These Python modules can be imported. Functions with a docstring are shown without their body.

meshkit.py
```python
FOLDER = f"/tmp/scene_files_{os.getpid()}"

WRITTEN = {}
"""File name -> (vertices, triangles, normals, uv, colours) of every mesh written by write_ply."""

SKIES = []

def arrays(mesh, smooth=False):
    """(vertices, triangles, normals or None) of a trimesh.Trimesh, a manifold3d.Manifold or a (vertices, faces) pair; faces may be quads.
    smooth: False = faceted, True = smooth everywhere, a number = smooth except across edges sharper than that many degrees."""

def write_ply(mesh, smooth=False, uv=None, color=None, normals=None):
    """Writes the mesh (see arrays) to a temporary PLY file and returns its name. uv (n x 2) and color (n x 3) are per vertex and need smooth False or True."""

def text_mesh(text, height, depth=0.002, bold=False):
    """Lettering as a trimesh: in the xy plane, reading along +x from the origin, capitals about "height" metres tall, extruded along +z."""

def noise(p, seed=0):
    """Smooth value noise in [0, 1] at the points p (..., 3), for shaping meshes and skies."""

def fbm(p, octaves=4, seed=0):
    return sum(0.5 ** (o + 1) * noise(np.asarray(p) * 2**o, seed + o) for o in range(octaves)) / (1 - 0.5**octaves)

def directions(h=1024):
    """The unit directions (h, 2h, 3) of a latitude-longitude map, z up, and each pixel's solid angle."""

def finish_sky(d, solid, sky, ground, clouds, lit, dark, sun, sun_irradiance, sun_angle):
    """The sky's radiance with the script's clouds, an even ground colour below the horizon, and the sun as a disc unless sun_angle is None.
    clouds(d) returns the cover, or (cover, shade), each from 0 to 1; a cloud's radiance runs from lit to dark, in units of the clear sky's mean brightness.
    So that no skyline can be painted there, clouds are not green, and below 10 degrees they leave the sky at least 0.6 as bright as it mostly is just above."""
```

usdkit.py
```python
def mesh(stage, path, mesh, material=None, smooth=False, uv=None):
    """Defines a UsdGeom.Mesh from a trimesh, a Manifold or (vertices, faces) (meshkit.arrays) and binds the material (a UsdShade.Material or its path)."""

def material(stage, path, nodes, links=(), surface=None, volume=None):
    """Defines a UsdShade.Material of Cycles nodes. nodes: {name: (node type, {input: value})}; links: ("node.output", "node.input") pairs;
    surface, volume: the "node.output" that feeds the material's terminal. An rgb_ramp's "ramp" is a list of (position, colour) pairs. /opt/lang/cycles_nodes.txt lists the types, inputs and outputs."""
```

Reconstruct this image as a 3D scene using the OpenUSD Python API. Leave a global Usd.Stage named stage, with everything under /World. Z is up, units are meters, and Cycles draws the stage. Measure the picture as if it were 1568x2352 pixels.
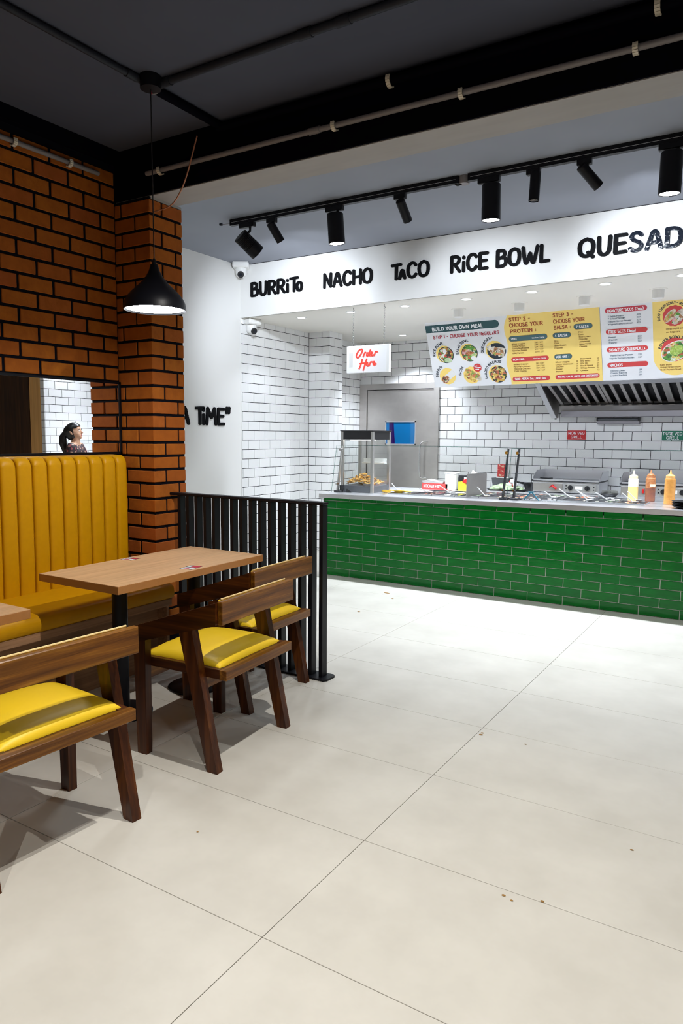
import math, random
import numpy as np, trimesh, manifold3d, usdkit, meshkit
from pxr import Usd, UsdGeom, UsdLux, Gf
from shapely.geometry import LineString, Polygon, Point
from shapely.ops import unary_union
from shapely import affinity

random.seed(7)
RNG = np.random.default_rng(11)
stage = Usd.Stage.CreateInMemory()
UsdGeom.Xform.Define(stage, '/World')

# ------------------------------------------------------------------ camera
EYE = np.array([0.0, 0.0, 1.46])
YAW, PITCH, ROLL, FPX = math.radians(31.742), math.radians(-6.1976), math.radians(0.436), 1647.62
fwd = np.array([-math.sin(YAW) * math.cos(PITCH), math.cos(YAW) * math.cos(PITCH), math.sin(PITCH)])
r0 = np.array([math.cos(YAW), math.sin(YAW), 0.0])
u0 = np.cross(r0, fwd)
right = math.cos(ROLL) * r0 + math.sin(ROLL) * u0
up = -math.sin(ROLL) * r0 + math.cos(ROLL) * u0
cam = UsdGeom.Camera.Define(stage, '/World/camera')
cam.CreateHorizontalApertureAttr(36.0)
cam.CreateVerticalApertureAttr(54.0)
cam.CreateFocalLengthAttr(36.0 * FPX / 1568)
cam.CreateClippingRangeAttr(Gf.Vec2f(0.05, 100))
cam.CreateExposureAttr(0.0)
cam.AddTransformOp().Set(Gf.Matrix4d(*right, 0, *up, 0, *(-fwd), 0, *EYE, 1))

# light levels (candela-like, per lamp); every lamp's light sits in that lamp's builder below
I_DINING, I_TRACK, I_ACCENT, I_DOWN, I_PENDANT = 8.3, 1.6, 11.0, 9.4, 1.2
COOL, NEUTRAL = (0.87, 0.945, 1.05), (1.0, 0.965, 0.91)

# ------------------------------------------------------------------ helpers
used = {}
def numbered(parent, name):
    k = (str(parent), name)
    n = used.get(k, 0); used[k] = n + 1
    return f'{parent}/{name}' if n == 0 else f'{parent}/{name}_{n:03d}'

def tag(p, label=None, cat=None, group=None, kind=None):
    for k, v in (('label', label), ('category', cat), ('group', group), ('kind', kind)):
        if v: p.SetCustomDataByKey(k, v)
    return p

class T:
    """A thing: an Xform at its base; parts are given in world coordinates and stored relative to that base."""
    def __init__(s, name, label, cat, loc=(0, 0, 0), rz=0.0, group=None, kind=None, local=False):
        s.path = numbered('/World', name); s.loc = np.array(loc, float); s.rz = rz; s.local = local
        x = UsdGeom.Xform.Define(stage, s.path)
        x.AddTranslateOp().Set(Gf.Vec3d(*map(float, loc)))
        if rz: x.AddRotateZOp().Set(float(rz))
        s.prim = tag(x.GetPrim(), label, cat, group, kind)
    def part(s, name, mesh, mat, smooth=False, under=None, label=None, kind=None):
        path = numbered(under or s.path, name)
        if hasattr(mesh, 'to_mesh'):
            m = mesh.to_mesh(); mesh = trimesh.Trimesh(np.array(m.vert_properties[:, :3], float), m.tri_verts, process=False)
        mesh = mesh.copy()
        if not s.local: mesh.vertices = mesh.vertices - s.loc
        p = usdkit.mesh(stage, path, mesh, M[mat], smooth=smooth).GetPrim()
        if label: p.SetCustomDataByKey('label', label)
        if kind: p.SetCustomDataByKey('kind', kind)
        return path

def single(name, mesh, mat, label, cat, group=None, kind=None, smooth=False):
    path = numbered('/World', name)
    p = usdkit.mesh(stage, path, mesh, M[mat], smooth=smooth).GetPrim()
    return tag(p, label, cat, group, kind)

def copy_of(src, loc, rz, label, group=None):
    """Another of the same thing, standing elsewhere, with copies of all its parts."""
    path = numbered('/World', src.prim.GetName())
    x = UsdGeom.Xform.Define(stage, path)
    x.GetPrim().GetReferences().AddInternalReference(src.path)
    x.ClearXformOpOrder()
    x.AddTranslateOp().Set(Gf.Vec3d(*map(float, loc))); x.AddRotateZOp().Set(float(rz))
    x.GetPrim().SetInstanceable(True)
    return tag(x.GetPrim(), label, None, group)

cat_ = trimesh.util.concatenate
def bx(x0, x1, y0, y1, z0, z1, c=0.0):
    """Box, its edges chamfered by c."""
    if c <= 0:
        m = trimesh.creation.box([x1 - x0, y1 - y0, z1 - z0])
        m.apply_translation([(x0 + x1) / 2, (y0 + y1) / 2, (z0 + z1) / 2]); return m
    pts = []
    for sx in (0, 1):
        for sy in (0, 1):
            for sz in (0, 1):
                p = [(x0, x1)[sx], (y0, y1)[sy], (z0, z1)[sz]]
                d = [c if sx == 0 else -c, c if sy == 0 else -c, c if sz == 0 else -c]
                for k in range(3):
                    q = [p[i] + d[i] for i in range(3)]; q[k] = p[k]; pts.append(q)
    return hull(pts)
def hull(pts):
    return trimesh.convex.convex_hull(np.array(pts, float))
def hexa(b, t):
    """Solid from 4 bottom and 4 top corners (same order)."""
    return hull(list(b) + list(t))
def cyl(p0, p1, r, n=20, r1=None):
    p0, p1 = np.array(p0, float), np.array(p1, float)
    return tube([p0, p1], r, n, r_end=r1)
def frame(t):
    t = t / np.linalg.norm(t)
    a = np.array([0, 0, 1.0]) if abs(t[2]) < 0.9 else np.array([1.0, 0, 0])
    x = np.cross(a, t); x /= np.linalg.norm(x)
    return x, np.cross(t, x)
def tube(pts, r, n=10, r_end=None, closed=False):
    pts = np.array(pts, float); k = len(pts)
    V, F = [], []
    x = None
    for i in range(k):
        if closed: t = pts[(i + 1) % k] - pts[i - 1]
        else: t = pts[min(i + 1, k - 1)] - pts[max(i - 1, 0)]
        t = t / np.linalg.norm(t)
        if x is None: x, y = frame(t)
        else:
            x = x - t * (x @ t); x /= np.linalg.norm(x); y = np.cross(t, x)
        rr = r if r_end is None else r + (r_end - r) * i / (k - 1)
        for a in np.arange(n) * 2 * math.pi / n:
            V.append(pts[i] + rr * (math.cos(a) * x + math.sin(a) * y))
    for i in range(k if closed else k - 1):
        for j in range(n):
            a, b = i * n + j, i * n + (j + 1) % n
            c, d = ((i + 1) % k) * n + j, ((i + 1) % k) * n + (j + 1) % n
            F += [[a, b, d], [a, d, c]]
    if not closed:
        V += [pts[0], pts[-1]]
        for j in range(n):
            F += [[k * n, (j + 1) % n, j], [k * n + 1, (k - 1) * n + j, (k - 1) * n + (j + 1) % n]]
    return trimesh.Trimesh(np.array(V), np.array(F), process=False)
def lathe(prof, c=(0, 0, 0), n=40):
    """Turned solid or shell from (radius, height) pairs."""
    m = trimesh.creation.revolve(np.array(prof, float), sections=n)
    m.apply_translation(c); return m
def smooth_line(pts, it=2):
    p = np.array(pts, float)
    for _ in range(it):
        q = [p[0]]
        for a, b in zip(p[:-1], p[1:]): q += [0.75 * a + 0.25 * b, 0.25 * a + 0.75 * b]
        q.append(p[-1]); p = np.array(q)
    return p
def rot(m, ang, axis, at=(0, 0, 0)):
    m.apply_transform(trimesh.transformations.rotation_matrix(ang, axis, at)); return m
def extrude(poly, depth):
    gs = [g for g in getattr(poly, 'geoms', [poly]) if g.geom_type == 'Polygon' and g.area > 1e-8]
    return cat_([trimesh.creation.extrude_polygon(g, depth, engine='earcut') for g in gs])
def place(m, o, ex, ey, ez):
    """Local xy drawing plane -> world: origin o, axes ex, ey, out-of-plane ez."""
    A = np.eye(4); A[:3, 0], A[:3, 1], A[:3, 2], A[:3, 3] = ex, ey, ez, o
    m = m.copy(); m.apply_transform(A)
    return m
def pebble(c, r, seed, sub=1, flat=1.0):
    m = trimesh.creation.icosphere(sub, r)
    v = m.vertices
    m.vertices = v * (0.8 + 0.45 * meshkit.noise(v / r * 1.3 + seed * 7.3, seed)[:, None]) * [1, 1, flat] + c
    return m

# ------------------------------------------------------------------ materials
M = {}
LK = '/World/Looks/'
def mat(name, col, rough=0.5, metal=0.0, noise=None, bump=None, vary=None, spec=0.5, coat=0.0, emit=None, extra=None):
    """noise: (scale xyz, colour2, detail, contrast); bump: (scale xyz, strength, distance); vary: list of colours picked per object."""
    nodes = {'p': ('principled_bsdf', {'base_color': col, 'roughness': rough, 'metallic': metal, 'specular_ior_level': spec, 'coat_weight': coat, **(extra or {})})}
    links = []
    src = None
    if noise or bump: nodes['tc'] = ('texture_coordinate', {})
    if vary:
        nodes['oi'] = ('object_info', {})
        nodes['vr'] = ('rgb_ramp', {'ramp': [(i / (len(vary) - 1), c) for i, c in enumerate(vary)]})
        links.append(('oi.random', 'vr.fac')); src = 'vr.color'
    if noise:
        sc, c2, det, con = noise
        nodes['mp'] = ('mapping', {'scale': sc}); nodes['nz'] = ('noise_texture', {'scale': 1.0, 'detail': det, 'roughness': 0.6})
        nodes['nr'] = ('rgb_ramp', {'ramp': [(0.5 - con, (0, 0, 0)), (0.5 + con, (1, 1, 1))]})
        nodes['mx'] = ('mix', {'mix_type': 'mix', 'color1': col, 'color2': c2})
        links += [('tc.object', 'mp.vector'), ('mp.vector', 'nz.vector'), ('nz.fac', 'nr.fac'), ('nr.color', 'mx.fac')]
        if src: links.append((src, 'mx.color1'))
        src = 'mx.color'
    if src: links.append((src, 'p.base_color'))
    if bump:
        sc, st, di = bump
        nodes['bm'] = ('mapping', {'scale': sc}); nodes['bn'] = ('noise_texture', {'scale': 1.0, 'detail': 3.0})
        nodes['bu'] = ('bump', {'strength': st, 'distance': di})
        links += [('tc.object', 'bm.vector'), ('bm.vector', 'bn.vector'), ('bn.fac', 'bu.height'), ('bu.normal', 'p.normal')]
    if emit:
        nodes['p'][1].update(emission_color=emit[0], emission_strength=emit[1])
    M[name] = usdkit.material(stage, LK + name, nodes, links, surface='p.BSDF')

def wood(name, c1, c2, c3, along='y', rough=0.35, fine=60.0, coat=0.0, band=0.45, spec=0.25):
    s = {'x': (1.6, fine, fine), 'y': (fine, 1.6, fine), 'z': (fine, fine, 1.6)}[along]
    s2 = {'x': (1.2, 9, 9), 'y': (9, 1.2, 9), 'z': (9, 9, 1.2)}[along]
    nodes = {'tc': ('texture_coordinate', {}), 'm1': ('mapping', {'scale': s}), 'm2': ('mapping', {'scale': s2}),
             'n1': ('noise_texture', {'scale': 1.0, 'detail': 4.0, 'roughness': 0.65, 'distortion': 0.4}),
             'n2': ('noise_texture', {'scale': 1.0, 'detail': 2.0, 'distortion': 1.2}),
             'r1': ('rgb_ramp', {'ramp': [(0.3, c1), (0.52, c2), (0.72, c3)]}),
             'r2': ('rgb_ramp', {'ramp': [(0.3, (1 - band,) * 3), (0.65, (1 + band / 3,) * 3)]}),
             'mx': ('mix', {'mix_type': 'multiply', 'fac': 0.85}), 'bu': ('bump', {'strength': 0.12, 'distance': 0.002}),
             'p': ('principled_bsdf', {'roughness': rough, 'coat_weight': coat, 'coat_roughness': 0.2, 'specular_ior_level': spec})}
    links = [('tc.object', 'm1.vector'), ('tc.object', 'm2.vector'), ('m1.vector', 'n1.vector'), ('m2.vector', 'n2.vector'), ('n1.fac', 'r1.fac'), ('n2.fac', 'r2.fac'),
             ('r1.color', 'mx.color1'), ('r2.color', 'mx.color2'), ('mx.color', 'p.base_color'), ('n1.fac', 'bu.height'), ('bu.normal', 'p.normal')]
    M[name] = usdkit.material(stage, LK + name, nodes, links, surface='p.BSDF')

def glow(name, col, strength):
    M[name] = usdkit.material(stage, LK + name, {'e': ('emission', {'color': col, 'strength': strength})}, [], surface='e.emission')

def pane(name, tint, blend=0.05, rough=0.02):
    """Thin clear sheet: see-through, with reflections that grow towards a grazing view."""
    nodes = {'t': ('transparent_bsdf', {'color': tint}), 'g': ('glossy_bsdf', {'color': (1, 1, 1), 'roughness': rough}), 'f': ('layer_weight', {'blend': blend}), 'm': ('mix_closure', {})}
    M[name] = usdkit.material(stage, LK + name, nodes, [('f.facing', 'm.fac'), ('t.BSDF', 'm.closure1'), ('g.BSDF', 'm.closure2')], surface='m.closure')

def confetti(name, cols, scale):
    """Printed food: patches of a few colours."""
    st = [((i + 0.5) / len(cols), c) for i, c in enumerate(cols)]
    nodes = {'tc': ('texture_coordinate', {}), 'v': ('voronoi_texture', {'scale': scale, 'randomness': 1.0}), 'sx': ('separate_xyz', {}),
             'r': ('rgb_ramp', {'ramp': st, 'interpolate': False}), 'nz': ('noise_texture', {'scale': scale * 1.5, 'detail': 3.0}),
             'mr': ('rgb_ramp', {'ramp': [(0.3, (0.55, 0.55, 0.55)), (0.7, (1.2, 1.2, 1.2))]}), 'mx': ('mix', {'mix_type': 'multiply', 'fac': 0.8}),
             'p': ('principled_bsdf', {'roughness': 0.6})}
    links = [('tc.object', 'v.vector'), ('tc.object', 'nz.vector'), ('v.color', 'sx.vector'), ('sx.x', 'r.fac'), ('nz.fac', 'mr.fac'), ('r.color', 'mx.color1'), ('mr.color', 'mx.color2'), ('mx.color', 'p.base_color')]
    M[name] = usdkit.material(stage, LK + name, nodes, links, surface='p.BSDF')

mat('floor_tile', (0.66, 0.635, 0.57), 0.42, noise=((3, 3, 3), (0.56, 0.535, 0.475), 6.0, 0.22), bump=((90, 90, 90), 0.06, 0.002))
mat('grout_dark', (0.10, 0.085, 0.07), 0.9)
mat('mortar_black', (0.004, 0.004, 0.008), 0.8, spec=0.1)
mat('brick', (0.33, 0.1, 0.03), 0.75, vary=[(0.42, 0.108, 0.012), (0.49, 0.150, 0.014), (0.38, 0.094, 0.014), (0.46, 0.134, 0.012), (0.42, 0.100, 0.025), (0.54, 0.175, 0.016)],
    noise=((14, 14, 14), (0.31, 0.080, 0.011), 5.0, 0.28), bump=((60, 60, 60), 0.25, 0.004), spec=0.12)
mat('ceiling_dark', (0.080, 0.088, 0.118), 0.9, spec=0.1, noise=((1.5, 1.5, 1.5), (0.068, 0.074, 0.102), 3.0, 0.3))
mat('ceiling_grey', (0.29, 0.305, 0.345), 0.85, spec=0.2, noise=((1.2, 1.2, 1.2), (0.26, 0.275, 0.315), 3.0, 0.3))
mat('beam_paint_shaded', (0.003, 0.003, 0.006), 0.9, spec=0.02)  # dark paint, made darker still for the shade on the beam's front
mat('plaster_grey', (0.36, 0.34, 0.325), 0.9, noise=((2, 8, 2), (0.31, 0.295, 0.28), 4.0, 0.25))
mat('white_paint', (0.80, 0.795, 0.775), 0.6)
mat('room_paint', (0.45, 0.43, 0.40), 0.8)
mat('soffit_paint', (0.80, 0.775, 0.71), 0.7)
mat('white_tile', (0.80, 0.805, 0.80), 0.12, vary=[(0.80, 0.805, 0.80), (0.83, 0.83, 0.825)], bump=((5, 5, 5), 0.05, 0.01))
mat('grout_grey', (0.045, 0.045, 0.05), 0.9)
mat('green_tile', (0.003, 0.17, 0.022), 0.12, spec=0.22, vary=[(0.002, 0.160, 0.018), (0.004, 0.200, 0.020), (0.002, 0.170, 0.026), (0.006, 0.215, 0.022)],
    noise=((9, 9, 30), (0.003, 0.115, 0.016), 4.0, 0.3), bump=((14, 14, 26), 0.30, 0.006))
mat('grout_white', (0.72, 0.74, 0.66), 0.8)
mat('letter_black', (0.005, 0.005, 0.006), 0.6, spec=0.08)
mat('letter_gloss', (0.008, 0.012, 0.022), 0.10, bump=((30, 30, 30), 0.5, 0.01))
mat('black_metal', (0.0045, 0.0045, 0.007), 0.42, spec=0.22)
mat('black_plastic', (0.012, 0.012, 0.014), 0.45)
mat('conduit_dark', (0.016, 0.018, 0.026), 0.6, spec=0.25)
mat('conduit_grey', (0.22, 0.20, 0.20), 0.55)
mat('clip_cream', (0.72, 0.66, 0.54), 0.5)
mat('copper_wire', (0.48, 0.20, 0.11), 0.45)
mat('red_wire', (0.4, 0.01, 0.03), 0.45)
mat('steel', (0.80, 0.80, 0.83), 0.36, 1.0, bump=((3, 90, 90), 0.06, 0.001))
mat('steel_worn', (0.66, 0.63, 0.60), 0.40, 1.0, noise=((3, 3, 5), (0.54, 0.51, 0.49), 5.0, 0.25), bump=((60, 3, 3), 0.08, 0.001))
mat('steel_dark', (0.06, 0.06, 0.065), 0.45, 0.6)
mat('spoon_metal', (0.80, 0.80, 0.80), 0.35, 0.35)
mat('steel_shade', (0.30, 0.29, 0.31), 0.38, 1.0, bump=((3, 90, 90), 0.06, 0.001))
mat('chrome', (0.75, 0.75, 0.76), 0.12, 1.0)
mat('aluminium', (0.55, 0.54, 0.52), 0.4, 0.8)
mat('white_plastic', (0.82, 0.82, 0.80), 0.35)
mat('grey_panel', (0.12, 0.125, 0.135), 0.5)
mat('mirror', (0.90, 0.90, 0.90), 0.0, 1.0)
mat('leather_mustard', (0.68, 0.33, 0.001), 0.42, spec=0.25, noise=((25, 25, 25), (0.61, 0.29, 0.001), 4.0, 0.3), bump=((260, 260, 260), 0.18, 0.0015))
mat('leather_yellow', (0.90, 0.60, 0.020), 0.42, spec=0.35, bump=((240, 240, 240), 0.12, 0.001))
mat('pad_top_lit', (0.85, 0.62, 0.28), 0.5)  # yellow pad as it looks lit from above, light put into the colour
wood('laminate', (0.64, 0.37, 0.185), (0.74, 0.455, 0.24), (0.80, 0.51, 0.285), 'y', 0.40, 45, band=0.12, spec=0.4)
mat('laminate_edge', (0.52, 0.235, 0.075), 0.45, noise=((8, 60, 60), (0.46, 0.2, 0.06), 4.0, 0.3))
wood('bench_wood', (0.28, 0.15, 0.08), (0.38, 0.21, 0.11), (0.45, 0.26, 0.14), 'y', 0.5, 70)
wood('walnut_y', (0.055, 0.015, 0.0012), (0.18, 0.062, 0.005), (0.33, 0.140, 0.012), 'y', 0.36, 38, 0.10)
wood('walnut_x', (0.024, 0.005, 0.001), (0.060, 0.014, 0.002), (0.12, 0.034, 0.004), 'x', 0.36, 38, 0.10)
wood('walnut_z', (0.024, 0.005, 0.001), (0.065, 0.015, 0.002), (0.13, 0.040, 0.004), 'z', 0.36, 38, 0.10)
wood('dark_wood', (0.025, 0.010, 0.004), (0.055, 0.022, 0.008), (0.09, 0.038, 0.014), 'z', 0.45, 25)
wood('door_wood', (0.72, 0.38, 0.12), (0.80, 0.44, 0.15), (0.85, 0.49, 0.18), 'z', 0.5, 30, band=0.15)
pane('glass', (0.985, 0.993, 0.99), 0.03)
pane('glass_edge', (0.45, 0.62, 0.58), 0.2)
pane('clear_plastic', (0.90, 0.90, 0.88), 0.06, 0.1)
glow('lamp_white', (0.93, 0.97, 1.0), 12.0)
glow('lamp_cool', (0.90, 0.95, 1.0), 6.0)
glow('case_light', (1.0, 0.97, 0.9), 9.0)
glow('neon_red', (1.0, 0.075, 0.06), 1.25)
mat('shade_inner', (0.85, 0.87, 0.9), 0.6)
mat('print_white', (0.80, 0.81, 0.83), 0.45)
mat('print_yellow', (0.94, 0.69, 0.19), 0.45)
mat('print_teal', (0.018, 0.075, 0.085), 0.45)
mat('print_slate', (0.06, 0.14, 0.155), 0.45)
mat('print_red', (0.62, 0.045, 0.045), 0.45)
mat('print_crimson', (0.55, 0.035, 0.06), 0.45)
mat('ink_rust', (0.36, 0.06, 0.012), 0.5)
mat('ink_crimson', (0.40, 0.015, 0.035), 0.5)
mat('ink_brown', (0.30, 0.15, 0.025), 0.5)
mat('ink_grey', (0.17, 0.22, 0.27), 0.5)
mat('ink_navy', (0.012, 0.022, 0.035), 0.5)
mat('sign_red', (0.52, 0.008, 0.012), 0.4)
mat('sign_green', (0.0, 0.16, 0.085), 0.4)
mat('sign_white', (0.84, 0.85, 0.86), 0.4)
mat('window_blue', (0.005, 0.13, 0.34), 0.06)
mat('window_dark', (0.02, 0.004, 0.08), 0.06)
mat('chip', (0.72, 0.40, 0.09), 0.7, vary=[(0.70, 0.36, 0.07), (0.80, 0.50, 0.13), (0.62, 0.30, 0.06)])
mat('scoop_yellow', (0.82, 0.48, 0.02), 0.4)
mat('box_red', (0.58, 0.05, 0.045), 0.5)
mat('bottle_yellow', (0.80, 0.72, 0.03), 0.4)
mat('teal_plastic', (0.01, 0.13, 0.19), 0.4)
mat('red_plastic', (0.62, 0.02, 0.02), 0.35)
mat('sauce_cream', (0.80, 0.58, 0.22), 0.4)
mat('sauce_brown', (0.17, 0.06, 0.045), 0.4, noise=((25, 25, 25), (0.26, 0.09, 0.04), 3.0, 0.2))
mat('sauce_rust', (0.30, 0.09, 0.025), 0.45, noise=((60, 60, 60), (0.50, 0.22, 0.09), 4.0, 0.2))
mat('sauce_orange', (0.68, 0.32, 0.07), 0.4, noise=((60, 60, 60), (0.58, 0.24, 0.05), 4.0, 0.2))
mat('bottle_clear', (0.72, 0.70, 0.62), 0.35)
mat('cap_cream', (0.80, 0.70, 0.42), 0.4)
mat('cap_orange', (0.75, 0.40, 0.13), 0.4)
mat('lettuce', (0.62, 0.72, 0.52), 0.5, noise=((30, 30, 30), (0.35, 0.5, 0.22), 3.0, 0.2))
mat('paper_white', (0.80, 0.80, 0.79), 0.7)
mat('skin', (0.52, 0.29, 0.18), 0.5, extra={'subsurface_weight': 0.1})
mat('hair', (0.006, 0.005, 0.005), 0.35)
mat('lip', (0.35, 0.09, 0.08), 0.45)
mat('eye_white', (0.75, 0.73, 0.70), 0.3)
mat('trouser', (0.02, 0.022, 0.03), 0.8)
confetti('dress_floral', [(0.02, 0.008, 0.012), (0.02, 0.008, 0.012), (0.35, 0.20, 0.14), (0.02, 0.008, 0.012), (0.28, 0.05, 0.06)], 45)
confetti('food_rice', [(0.75, 0.78, 0.70), (0.42, 0.20, 0.05), (0.70, 0.55, 0.15), (0.12, 0.30, 0.06), (0.60, 0.07, 0.05), (0.05, 0.04, 0.03)], 38)
confetti('food_salad', [(0.12, 0.35, 0.05), (0.45, 0.62, 0.22), (0.06, 0.18, 0.05), (0.75, 0.62, 0.18), (0.48, 0.12, 0.05), (0.80, 0.45, 0.45), (0.72, 0.80, 0.68)], 40)
confetti('food_nacho', [(0.78, 0.55, 0.12), (0.82, 0.64, 0.22), (0.70, 0.42, 0.08), (0.06, 0.09, 0.03), (0.55, 0.14, 0.08), (0.75, 0.70, 0.35)], 46)
confetti('food_tortilla', [(0.80, 0.75, 0.66), (0.72, 0.60, 0.44), (0.45, 0.22, 0.10), (0.78, 0.70, 0.58)], 30)
confetti('food_filling', [(0.30, 0.10, 0.05), (0.75, 0.68, 0.55), (0.10, 0.14, 0.04), (0.04, 0.03, 0.03), (0.55, 0.22, 0.10)], 60)
confetti('food_guac', [(0.40, 0.58, 0.10), (0.48, 0.64, 0.16), (0.34, 0.50, 0.08)], 50)
confetti('food_taco', [(0.66, 0.24, 0.10), (0.72, 0.50, 0.16), (0.28, 0.42, 0.08), (0.70, 0.16, 0.08)], 60)
confetti('food_salsa', [(0.45, 0.10, 0.05), (0.60, 0.25, 0.10), (0.70, 0.55, 0.40), (0.30, 0.06, 0.03)], 60)
confetti('card_print', [(0.50, 0.02, 0.10), (0.80, 0.80, 0.82), (0.03, 0.02, 0.06), (0.62, 0.03, 0.06), (0.75, 0.74, 0.78)], 38)
confetti('red_pattern', [(0.60, 0.05, 0.05), (0.62, 0.06, 0.06), (0.78, 0.50, 0.35), (0.58, 0.05, 0.05)], 55)

# ------------------------------------------------------------------ lamps: one spot of light per fitting
def spot(t, pos, aim, cd, cone, soft=0.3, col=NEUTRAL, r=0.012):
    l = UsdLux.SphereLight.Define(stage, t.path + '/light')
    l.CreateRadiusAttr(r); l.CreateIntensityAttr(cd / (math.pi * r * r)); l.CreateColorAttr(Gf.Vec3f(*col))
    s = UsdLux.ShapingAPI.Apply(l.GetPrim()); s.CreateShapingConeAngleAttr(cone); s.CreateShapingConeSoftnessAttr(soft)
    z = -np.array(aim, float); z /= np.linalg.norm(z); x, y = frame(z)
    l.AddTransformOp().Set(Gf.Matrix4d(*x, 0, *y, 0, *z, 0, *(np.array(pos, float) - t.loc), 1))
def disk(t, pos, cd, r, col=COOL):
    l = UsdLux.DiskLight.Define(stage, t.path + '/light')
    l.CreateRadiusAttr(r); l.CreateIntensityAttr(cd / (math.pi * r * r)); l.CreateColorAttr(Gf.Vec3f(*col))
    l.AddTranslateOp().Set(Gf.Vec3d(*(np.array(pos, float) - t.loc)))

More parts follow.
